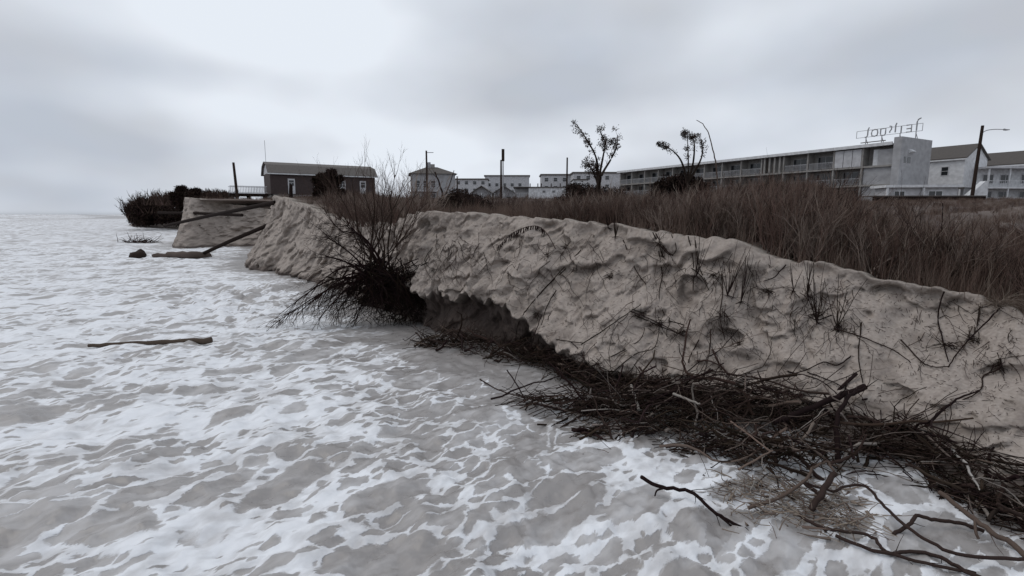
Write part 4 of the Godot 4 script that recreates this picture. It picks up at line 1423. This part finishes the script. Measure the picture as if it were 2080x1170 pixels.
func make_motel() -> void:
	var o := thing("motel", "long three-storey motel with open balcony bays and a grey end tower", "motel")
	frame(o, Vector3(25.7, 4.55, -126.6), Vector3(0.485, 0, 0.875))
	var Lx := 59.0
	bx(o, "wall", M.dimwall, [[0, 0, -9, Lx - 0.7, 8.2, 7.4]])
	bx(o, "roof", M.offwhite, [[-0.4, 8.2, -9.4, Lx + 0.1, 0.16, 9.9]])
	bx(o, "fascia", M.white, [[-0.5, 8.14, 0.42, Lx - 0.3, 0.44, 0.16]])
	for y in [2.5, 5.2]:
		bx(o, "balcony_slab", M.concrete, [[0.2, y, -1.6, Lx - 0.9, 0.26, 1.75]])
	var bays := 14
	var bw := (Lx - 0.7) / bays
	for k in bays + 1:
		bx(o, "divider", M.concrete, [[k * bw - 0.12 + (0.14 if k == 0 else 0.0), 0, -1.59, 0.24, 2.49, 1.6], [k * bw - 0.12 + (0.14 if k == 0 else 0.0), 2.77, -1.59, 0.24, 2.42, 1.66], [k * bw - 0.12 + (0.14 if k == 0 else 0.0), 5.47, -1.59, 0.24, 2.66, 1.66]])
	for k in bays:
		var x := k * bw + 0.2
		for fl in 3:
			var y: float = [0.05, 2.77, 5.47][fl]
			var stair := k == 9
			if fl == 2 and k == 12:
				continue
			if stair:
				if fl == 2:
					for q in 4:
						bx(o, "stair_screen", M.concrete, [[x + 0.25 + q * 0.95, 5.47, -0.1, 0.3, 2.66, 0.2]])
				continue
			var dr := bx(o, "balcony_door", M.steel, [[x + 0.5, y, -1.595, 0.08, 2.1, 0.06], [x + 3.0, y, -1.595, 0.08, 2.1, 0.06], [x + 0.58, y + 2.02, -1.595, 2.42, 0.08, 0.06], [x + 1.75, y, -1.59, 0.08, 2.02, 0.06]])
			bx(dr, "pane", M.glass, [[x + 0.58, y + 0.02, -1.597, 2.42, 2.0, 0.03]])
			if fl > 0 and not (k == 13):
				railing(o, x, y + (0.0), -0.02, bw - 0.3, M.stucco, 0.16)
	# pale boarded panels on the top floor, then a recess with a white door beside the tower
	for q in 3:
		bx(o, "pale_panel", M.offwhite, [[12 * bw + 0.17 + q * 1.3, 5.5, -0.02, 1.22, 2.5, 0.1]])
	bx(o, "end_wall", M.stucco, [[13 * bw + 2.0, 5.47, -0.35, 2.1, 2.2, 0.2], [13 * bw + 0.2, 2.77, -0.4, 3.9, 2.42, 0.2], [13 * bw + 0.2, 0.0, -0.4, 3.9, 2.48, 0.2]])
	bx(o, "white_door", M.white, [[13 * bw + 1.2, 5.48, -0.6, 0.75, 2.3, 0.08]])
	var t := bx(o, "end_tower", M.stucco, [[Lx - 0.55, -0.4, -7.8, 1.0, 9.5, 8.5]], "grey blank end tower")
	for w in [[-2.1, 5.6, 0.85], [-0.9, 5.6, 0.6]]:
		bx(t, "tower_window", M.glass, [[Lx + 0.42, w[1], w[0], 0.06, 0.85, w[2]]])
	var lm := MB.new()
	lm.prism([Vector2(Lx + 0.45, 7.0), Vector2(Lx + 1.0, 7.15), Vector2(Lx + 0.45, 7.5)], -2.4, -1.5)
	obj("wall_hood", lm.mesh(), M.white, t)
	# rooftop sign seen from the back
	var sg := thing("rooftop_sign", "open metal sign frame with back-to-front letters on the motel roof", "sign")
	sg.transform = o.transform
	var y0 := 10.55
	var sx := func(x: float) -> float:
		return 49.2 + (x - 45.9) * 0.79
	var fr := [[49.2, y0, -7.03, 9.2, 0.06, 0.06], [49.2, y0 + 1.05, -7.03, 9.2, 0.06, 0.06], [49.2, y0 + 0.06, -7.03, 0.06, 0.99, 0.06], [58.34, y0 + 0.06, -7.03, 0.06, 0.99, 0.06]]
	bx(sg, "sign_frame", M.steel, fr)
	for x in [50.6, 52.9, 55.4, 57.5]:
		bx(sg, "post", M.steel, [[x, 8.3, -7.15, 0.1, 2.3, 0.1]])
		var br := MB.new()
		br.tube(PackedVector3Array([Vector3(x + 0.05, 10.3, -7.15), Vector3(x + 0.05, 8.4, -8.6)]), 0.05, 0.05, 5, Color.WHITE)
		br.tube(PackedVector3Array([Vector3(x + 0.05, 9.6, -7.1), Vector3(x + 0.7, 8.4, -7.1)]), 0.035, 0.035, 5, Color.WHITE)
		obj("brace", br.mesh(), M.steel, sg)
	bx(sg, "catwalk", M.greywood, [[49.8, 9.75, -7.45, 3.6, 0.12, 0.22]])
	# letters as strokes in the plane of the sign, drawn as they show from behind
	var gl := [
		[[47.6, 0.0], [47.95, 0.05], [48.1, 0.35], [48.1, 1.3], [48.3, 1.75]], [[49.4, 0.0], [48.9, 0.15], [48.8, 0.6], [48.9, 1.1], [49.4, 1.25], [49.85, 1.1], [49.95, 0.6], [49.85, 0.15], [49.4, 0.0]],
		[[50.45, 1.2], [50.45, 0.3], [50.6, 0.0], [51.2, 0.0], [51.35, 0.3], [51.35, 1.2], [50.45, 1.2]], [[52.1, 0.3], [52.1, 0.55], [52.35, 0.9], [52.35, 1.4], [52.0, 1.5]],
		[[53.05, 0.25], [53.05, 1.5], [53.2, 1.9]], [[54.05, 0.0], [54.05, 1.2]], [[54.9, 0.05], [55.75, 0.05], [55.75, 1.25], [54.9, 1.25]], [[56.6, 0.1], [56.6, 1.6], [56.75, 2.0], [57.2, 2.2]]]
	for l in gl:
		var m := MB.new()
		var pp := PackedVector3Array()
		for q in l:
			pp.append(Vector3(sx.call(q[0]), y0 + 0.02 + q[1] * 0.84, -6.9))
		m.tube(pp, 0.095, 0.095, 6, Color.WHITE)
		obj("letter", m.mesh(), M.steel, sg)
	var mm := MB.new()
	mm.tube(PackedVector3Array([Vector3(sx.call(54.95), y0 + 0.55, -6.9), Vector3(sx.call(55.7), y0 + 0.55, -6.9)]), 0.09, 0.09, 6, Color.WHITE)
	obj("letter", mm.mesh(), M.steel, sg)

func make_barn() -> void:
	var o := thing("brown_barn", "low brown barn with grey gambrel roof and white windowed doors", "barn")
	frame(o, Vector3(-34.1, 5.85, -75.0), Vector3(0.85, 0, -0.53))
	var L := 15.0
	var D := 6.6
	bx(o, "wall", M.barnwall, [[0, 0, -D, L, 3.0, D]])
	bx(o, "foundation", M.concrete, [[0.3, -1.1, -D + 0.2, L - 0.6, 1.095, D - 0.4]])
	# gambrel: steep lower slope, shallow upper slope
	var m := MB.new()
	slab(m, Vector3(-0.35, 2.86, 0.3), Vector3(L + 0.35, 2.86, 0.3), Vector3(L + 0.35, 4.05, -1.0), Vector3(-0.35, 4.05, -1.0), 0.12)
	slab(m, Vector3(-0.35, 4.06, -1.02), Vector3(L + 0.35, 4.06, -1.02), Vector3(L + 0.35, 4.6, -D * 0.5), Vector3(-0.35, 4.6, -D * 0.5), 0.12)
	slab(m, Vector3(-0.35, 4.6, -D * 0.5 - 0.01), Vector3(L + 0.35, 4.6, -D * 0.5 - 0.01), Vector3(L + 0.35, 4.06, -D + 1.02), Vector3(-0.35, 4.06, -D + 1.02), 0.12)
	slab(m, Vector3(-0.35, 4.05, -D + 1.0), Vector3(L + 0.35, 4.05, -D + 1.0), Vector3(L + 0.35, 2.86, -D - 0.3), Vector3(-0.35, 2.86, -D - 0.3), 0.12)
	obj("roof", m.mesh(), M.shingle, o)
	for x in [-0.02, L - 0.1]:
		var g := MB.new()
		# gable end: pale boards
		var pz := [Vector2(-D, 3.0), Vector2(0, 3.0), Vector2(-1.0, 3.98), Vector2(-D * 0.5, 4.5), Vector2(-D + 1.0, 3.98)]
		for q in range(1, 4):
			var a := Vector3(x, pz[0].y, pz[0].x)
			var b := Vector3(x, pz[q].y, pz[q].x)
			var c := Vector3(x, pz[q + 1].y, pz[q + 1].x)
			g.tri(a, c, b, Color.WHITE)
			g.tri(a + Vector3(0.12, 0, 0), b + Vector3(0.12, 0, 0), c + Vector3(0.12, 0, 0), Color.WHITE)
		obj("gable_end", g.mesh(), M.offwhite, o)
	bx(o, "eave_board", M.white, [[-0.36, 2.74, 0.28, L + 0.72, 0.16, 0.06]])
	for x in [2.3, 5.9, 9.5, 12.6]:
		var d := bx(o, "door", M.offwhite, [[x, 0.05, 0, 0.95, 2.15, 0.06]])
		bx(d, "pane", M.glass, [[x + 0.15, 1.2, 0.05, 0.3, 0.42, 0.02], [x + 0.5, 1.2, 0.05, 0.3, 0.42, 0.02], [x + 0.15, 1.68, 0.05, 0.65, 0.3, 0.02]])
	bx(o, "vent_panel", M.offwhite, [[3.6, -0.7, -0.19, 2.2, 0.6, 0.06]])
	bx(o, "antenna", M.steel, [[-0.15, 3.6, -2.3, 0.05, 4.0, 0.05]])
	# deck at the barn's seaward end
	var k := thing("barn_deck", "dark timber deck with pale lattice railing beside the barn", "deck")
	k.transform = o.transform
	bx(k, "platform", M.timber, [[-5.2, -0.35, -2.6, 4.9, 0.35, 2.6]])
	for x in [-5.0, -2.9, -0.8]:
		bx(k, "post", M.timber, [[x, -1.6, -0.3, 0.3, 1.245, 0.28], [x, -1.6, -2.5, 0.3, 1.245, 0.28]])
	railing(k, -5.15, 0.0, -0.12, 4.7, M.offwhite, 0.2)
	railing(k, -5.15, 0.0, -2.5, 4.7, M.offwhite, 0.2)

func make_houses() -> void:
	var xd := Vector3(0.485, 0, 0.875)
	# white three-storey beach houses right of the motel tower
	for q in 2:
		var o := thing("beach_house", ["white gabled beach house with grey roof just right of the motel tower", "white gabled beach house behind the street lamp pole"][q], "house")
		frame(o, [Vector3(64.5, 4.7, -98.5), Vector3(79.0, 4.7, -96.0)][q], xd)
		var L: float = [15.5, 10.5][q]
		var H: float = [7.3, 6.6][q]
		gable_wall(o, "wall", [0, 2.6, -8, L, H - 2.6, 8], 2.2, M.white)
		bx(o, "lower_wall", M.stucco, [[0.3, 0, -7.7, L - 0.6, 2.595, 6.2]])
		gable_roof(o, 0, L, -8, 0, H, 2.2, M.darkroof, 0.35)
		bx(o, "eave_board", M.white, [[-0.3, H - 0.42, 0.36, L + 0.6, 0.2, 0.06]])
		for x in [3.0, L - 3.0]:
			window(o, x, 4.6, 0.0, 0.9, 1.3, M.offwhite)
		for x in [5.0, 6.4, 10.0]:
			if x < L - 1.5:
				window(o, x, 0.8, -1.5, 0.9, 1.2, M.white)
		bx(o, "porch_beam", M.darkroof, [[-0.1, 2.3, -0.2, L + 0.4, 0.28, 0.24]])
		for x in [0.2, L * 0.33, L * 0.66, L - 0.4]:
			bx(o, "porch_post", M.white, [[x, -0.2, -0.18, 0.2, 2.49, 0.2]])
		railing(o, 0.5, 0.0, -0.1, L - 1.0, M.white, 0.3)
		# gable-end window and trim on the near end
		var w := bx(o, "gable_window", M.white, [[L, 5.0, -4.8, 0.06, 1.5, 1.5]])
		bx(w, "pane", M.glass, [[L + 0.05, 5.15, -4.6, 0.03, 1.2, 1.1]])
	var o3 := thing("balcony_house", "white house with stacked balconies at the right edge", "house")
	frame(o3, Vector3(75.5, 4.6, -84.5), Vector3(0.93, 0, -0.05))
	bx(o3, "wall", M.white, [[0, 0, -7, 15, 5.6, 5.2]])
	bx(o3, "roof", M.offwhite, [[-0.3, 5.6, -7.3, 15.6, 0.3, 7.6]])
	for y in [0.0, 2.7]:
		if y > 0:
			bx(o3, "balcony", M.white, [[0, y - 0.25, -1.8, 15, 0.24, 2.0]])
		railing(o3, 0.1, y, 0.08, 14.8, M.white, 0.3)
		for x in [1.0, 4.0, 7.6, 11.0]:
			window(o3, x, y + 0.7, -1.8, 1.7, 1.3, M.offwhite, true)
	for x in [0.1, 3.6, 7.2, 10.8, 14.6]:
		bx(o3, "post", M.white, [[x, 0, -0.12, 0.22, 2.44, 0.18], [x, 2.705, -0.12, 0.22, 2.89, 0.18]])
	# white front steps house below the tower
	var o4 := thing("entrance_block", "small white flat-roofed entrance block under the motel tower", "building")
	frame(o4, Vector3(49.6, 4.3, -70.5), Vector3(0.98, 0, 0.12))
	bx(o4, "wall", M.offwhite, [[0.5, 0, -3.4, 8.6, 2.2, 3.0]])
	bx(o4, "roof", M.white, [[0, 2.2, -3.8, 9.4, 0.34, 3.9]])
	for x in [0.2, 4.6]:
		bx(o4, "post", M.white, [[x, 0, -0.2, 0.24, 2.195, 0.24]])
	window(o4, 5.6, 0.7, -0.4, 1.6, 1.0, M.white, true)
	window(o4, 1.4, 0.7, -0.4, 1.2, 1.0, M.white, true)
	var st := MB.new()
	st.prism([Vector2(9.4, 0), Vector2(12.6, 0), Vector2(12.6, 3.0), Vector2(12.3, 3.0)], -1.4, -0.4)
	obj("stair", st.mesh(), M.white, o4)
	# long dark raised walk in front
	var o5 := thing("raised_boardwalk", "long dark raised boardwalk edge with posts in front of the motel tower", "boardwalk")
	frame(o5, Vector3(41.0, 4.2, -60.0), Vector3(0.99, 0, 0.03))
	bx(o5, "fascia", M.timber, [[0, 0, -0.2, 12.4, 0.78, 0.2]])
	bx(o5, "deck", M.greywood, [[0, 0.79, -3.0, 12.4, 0.1, 3.05]])
	for x in [0.4, 3.0, 5.8, 8.6, 11.6]:
		bx(o5, "post", M.timber, [[x, -1.3, -0.6, 0.4, 1.295, 0.35]])
	# middle distance houses
	var gh := thing("grey_house", "tall grey house with hipped roof behind the bare shrub", "house")
	frame(gh, Vector3(-22.0, 4.6, -116.0), Vector3(0.97, 0, -0.2))
	bx(gh, "wall", M.stucco, [[0, 0, -9, 9.6, 7.2, 9]])
	var hr := MB.new()
	var e := [Vector3(-0.5, 7.2, 0.5), Vector3(10.1, 7.2, 0.5), Vector3(10.1, 7.2, -9.5), Vector3(-0.5, 7.2, -9.5)]
	var r0 := Vector3(3.6, 9.0, -4.5)
	var r1 := Vector3(6.0, 9.0, -4.5)
	hr.quad(e[0], r0, r1, e[1], Color.WHITE)
	hr.tri(e[1], r1, e[2], Color.WHITE)
	hr.quad(e[2], r1, r0, e[3], Color.WHITE)
	hr.tri(e[3], r0, e[0], Color.WHITE)
	hr.quad(e[0], e[1], e[2], e[3], Color.WHITE)
	obj("roof", hr.mesh(), M.darkroof, gh)
	bx(gh, "cupola", M.concrete, [[4.2, 8.8, -5.2, 1.2, 0.8, 1.4]])
	for y in [1.4, 4.3]:
		for x in [0.9, 2.6, 4.3]:
			window(gh, x, y, 0.0, 0.9, 1.4, M.offwhite)
	bx(gh, "balcony", M.offwhite, [[0.2, 3.3, 0.0, 5.6, 0.25, 1.2]])
	railing(gh, 0.2, 3.55, 1.1, 5.6, M.offwhite, 0.4)
	for q in 2:
		var c := thing("gabled_cottage", ["pale gabled cottage with porch left of the tall box pole", "pale gabled cottage with porch right beside the tall box pole"][q], "house")
		frame(c, Vector3([-10.2, -4.6][q], 4.6, -132.0), Vector3(1, 0, 0.05))
		gable_wall(c, "wall", [0, 0, -8, 5.2, 3.6, 6.8], 1.7, M.offwhite, false)
		gable_roof(c, 0, 5.2, -8, 0, 3.6, 1.7, M.shingle, 0.3, false)
		bx(c, "porch_floor", M.offwhite, [[0, 1.1, -1.19, 5.2, 0.2, 1.3]])
		for x in [0.05, 2.5, 4.95]:
			bx(c, "porch_post", M.white, [[x, 0, -0.2, 0.2, 1.095, 0.2], [x, 1.305, -0.2, 0.2, 2.28, 0.2]])
		railing(c, 0.1, 1.3, -0.1, 5.0, M.white, 0.4)
		for x in [0.9, 3.1]:
			window(c, x, 1.6, -1.2, 1.1, 1.2, M.white)
	var wb := thing("white_flat_building", "long white flat-roofed building in the middle distance", "building")
	frame(wb, Vector3(0.6, 4.6, -121.0), Vector3(1, 0, 0.04))
	bx(wb, "wall", M.white, [[3.2, 0, -8, 10.2, 4.4, 8], [13.4, 0, -8, 3.0, 6.1, 7.9]])
	bx(wb, "gallery_wall", M.stucco, [[0, 0, -8, 3.195, 4.3, 6.6]])
	bx(wb, "roof", M.darkroof, [[-0.3, 4.4, -8.3, 13.69, 0.18, 8.6], [13.2, 6.1, -8.3, 3.6, 0.18, 8.6]])
	for x in [6.4, 8.6, 10.8]:
		window(wb, x, 3.3, 0.0, 0.6, 0.4, M.offwhite)
		window(wb, x, 0.8, 0.0, 0.8, 1.0, M.offwhite)
	for y in [0.2, 2.2]:
		railing(wb, 0.1, y, -0.1, 3.0, M.white, 0.4)
	for x in [3.4, 5.2, 6.0, 8.3, 10.4, 12.4]:
		bx(wb, "roof_vent", M.pole, [[x, 4.58, -3, 0.22, 0.9, 0.22]])
	# far row of pale blocks
	var far := [[905, 365, 990, 220.0, "pale far block behind the gabled cottages"], [985, 358, 1075, 235.0, "wide pale far block with low hipped skyline in the centre"], [1100, 356, 1165, 200.0, "pale far block above the white flat-roofed building"], [1165, 352, 1262, 190.0, "pale far block at the left end of the motel"]]
	for f in far:
		var a := P(f[0], f[1], f[3])
		var b := P(f[2], f[1], f[3])
		var h: float = a.y - 4.7
		var o := thing("far_block", f[4], "building", Vector3(a.x, 4.7, a.z), "pale blocks on the far skyline")
		bx(o, "wall", M.offwhite, [[0, 0, -10, b.x - a.x, h, 10]])
		bx(o, "roof", M.shingle, [[-0.4, h, -10.4, b.x - a.x + 0.8, 0.5, 10.8]])
		var x := 1.2
		while x < b.x - a.x - 2.4:
			var y := 1.5
			while y < h - 1.6:
				window(o, x, y, 0.0, 1.3, 1.3, M.offwhite)
				y += 3.0
			x += 3.4

func pole(called: String, label: String, cat: String, foot: Vector3, top: Vector3, r: float, mat: Material) -> Node3D:
	var o := thing(called, label, cat, foot)
	var m := MB.new()
	m.tube(PackedVector3Array([Vector3(0, -0.5, 0), (top - foot) * 0.5, top - foot]), r, r * 0.75, 8, Color.WHITE)
	obj("shaft", m.mesh(), mat, o)
	return o

func make_poles() -> void:
	# street lamp on a wooden pole
	var f := P(1974, 400, 62.0)
	f.y = ground(f.x, f.z)
	var t := P(1990, 255, 62.0)
	var o := pole("street_lamp", "dark wooden pole with a curved street lamp arm right of the motel", "street lamp", f, Vector3(f.x + 0.25, t.y, f.z), 0.2, M.pole)
	var m := MB.new()
	var tp := Vector3(0.25, t.y - f.y, 0)
	m.tube(smooth_path([tp + Vector3(0, -0.9, 0), tp + Vector3(0.5, -0.55, 0), tp + Vector3(1.5, -0.42, 0), tp + Vector3(2.6, -0.45, 0)], 4), 0.05, 0.04, 6, Color.WHITE)
	obj("arm", m.mesh(), M.steel, o)
	m = MB.new()
	m.tube(PackedVector3Array([tp + Vector3(2.5, -0.44, 0), tp + Vector3(2.8, -0.48, 0), tp + Vector3(3.15, -0.46, 0)]), 0.12, 0.05, 8, Color.WHITE)
	obj("lamp_head", m.mesh(), M.steel, o)
	for q in [[868, 400, 306, 75.0, 0.16, "utility pole with a small lamp and transformer beside the grey house"], [1018, 410, 325, 62.0, 0.13, "plain dark pole standing just left of the tall box pole"], [929, 395, 358, 110.0, 0.16, "short far pole right of the grey house"], [1151, 405, 320, 60.0, 0.11, "thin pole in front of the white flat-roofed building"]]:
		var a := P(q[0], q[1], q[3])
		a.y = ground(a.x, a.z)
		var b := P(q[0], q[2], q[3])
		var p := pole("utility_pole", q[5], "pole", a, Vector3(a.x, b.y, a.z), q[4], M.pole)
		if q[0] == 868:
			var h: float = b.y - a.y
			bx(p, "lamp_arm", M.steel, [[0.1, h - 0.3, -0.04, 0.9, 0.08, 0.08]])
			m = MB.new()
			m.tube(PackedVector3Array([Vector3(0.35, h - 2.4, 0), Vector3(0.35, h - 1.6, 0)]), 0.22, 0.22, 10, Color.WHITE)
			obj("transformer", m.mesh(), M.steel, p)
	var a2 := P(1022, 405, 60.0)
	a2.y = ground(a2.x, a2.z)
	var b2 := P(1021, 303, 60.0)
	var bp := pole("box_pole", "slim pale pole topped by a tall narrow dark box", "pole", a2, Vector3(a2.x, b2.y - 0.2, a2.z), 0.08, M.steel)
	bx(bp, "box", M.pole, [[-0.16, b2.y - a2.y - 1.3, -0.16, 0.32, 1.3, 0.32]])
	# leaning pole by the barn deck
	f = P(483, 408, 70.0)
	f.y = ground(f.x, f.z)
	pole("leaning_pole", "weathered pole leaning left beside the barn deck", "pole", f, P(474, 330, 70.0), 0.2, M.pole)
	f = P(591, 412, 33.0)
	f.y = ground(f.x, f.z)
	pole("fence_post", "short dark post standing on the tip of the sand promontory", "post", f, P(591, 374, 33.0), 0.13, M.timber)
	# fallen timbers at the bay
	for q in [[P(322, 432, 53.0), P(492, 437, 45.0), 0.13, "level dark timber lying across the front of the far bank"], [P(334, 459, 50.0), P(560, 411, 33.0), 0.13, "long dark timber sloping from the promontory top to the surf"], [W(398, 522, 0.0), P(545, 457, 33.0), 0.12, "lower dark timber slanting from the promontory into the water"]]:
		var c: Vector3 = (q[0] + q[1]) * 0.5
		var n := thing("fallen_timber", q[3], "timber", c)
		m = MB.new()
		m.tube(PackedVector3Array([q[0] - c, Vector3.ZERO + Vector3(0, 0.05, 0), q[1] - c]), q[2], q[2] * 1.05, 8, Color.WHITE)
		obj("shaft", m.mesh(), M.timber, n)
	stick("driftwood_log", "smooth grey log half afloat at the foot of the lower timber", "log", [W(310, 521, 0.1), W(345, 518, 0.18), W(380, 519, 0.2), W(425, 519, 0.1)], 0.16, 0.3, Color(0.13, 0.105, 0.092))
	stick("driftwood_plank", "long thin waterlogged plank floating alone in the surf", "plank", [W(180, 702, -0.03), W(250, 699, 0.0), W(330, 695, 0.02), W(428, 691, 0.06)], 0.04, 0.075, Color(0.10, 0.075, 0.062))
	stick("floating_stump", "small dark stump floating in white surf left of the timbers", "stump", [W(268, 521, 0.05), W(277, 518, 0.2), W(288, 515, 0.25)], 0.2, 0.34, Color(0.04, 0.03, 0.026))
	var c1 := W(282, 494, 0.0)
	var tc := thing("drifting_brush", "drifting tangle of roots in the surf before the headland", "brush", c1)
	m = MB.new()
	for k in 90:
		m.tube(wander(Vector3(rng.randfn(0, 0.8), 0.1, rng.randfn(0, 0.4)), Vector3(rng.randfn(0, 1), rng.randfn(0.5, 0.5), rng.randfn()), rng.randf_range(0.4, 1.3), 4, 0.3), 0.04, 0.012, 3, BROWN, false)
	kind(obj("twigs", m.mesh(), M.twig, tc), "stuff")

func make_buildings() -> void:
	make_motel()
	make_barn()
	make_houses()

# ---------------------------------------------------------------- build
func _ready() -> void:
	var cam := Camera3D.new()
	cam.name = "camera"
	add_child(cam)
	cam.position = EYE
	cam.rotation_degrees = Vector3(-PITCH, 0, 0)
	cam.fov = rad_to_deg(2.0 * atan(585.0 / F))
	cam.near = 0.1
	cam.far = 9000.0
	cam.current = true
	var env := Environment.new()
	env.background_mode = Environment.BG_SKY
	env.sky = make_sky()
	env.tonemap_mode = Environment.TONE_MAPPER_LINEAR
	env.tonemap_exposure = 1.0
	env.background_energy_multiplier = 0.92
	env.sdfgi_enabled = true
	env.ssao_enabled = true
	env.ssil_enabled = true
	var we := WorldEnvironment.new()
	we.name = "world"
	we.environment = env
	add_child(we)
	var sun := DirectionalLight3D.new()
	sun.name = "overcast_sun"
	sun.light_energy = 0.25
	sun.light_angular_distance = 45.0
	sun.light_color = Color(1.0, 0.97, 0.93)
	sun.shadow_enabled = true
	add_child(sun)
	sun.look_at_from_position(Vector3(-6, 9, -1.5), Vector3.ZERO)
	nz.seed = 3
	nz.frequency = 1.0
	nz.fractal_octaves = 3
	nz2.seed = 8
	nz2.frequency = 1.0
	nz2.fractal_octaves = 2
	rng.seed = 42
	make_materials()
	make_bank()
	make_water()
	make_buildings()
	make_poles()
	make_debris()
	make_plants()
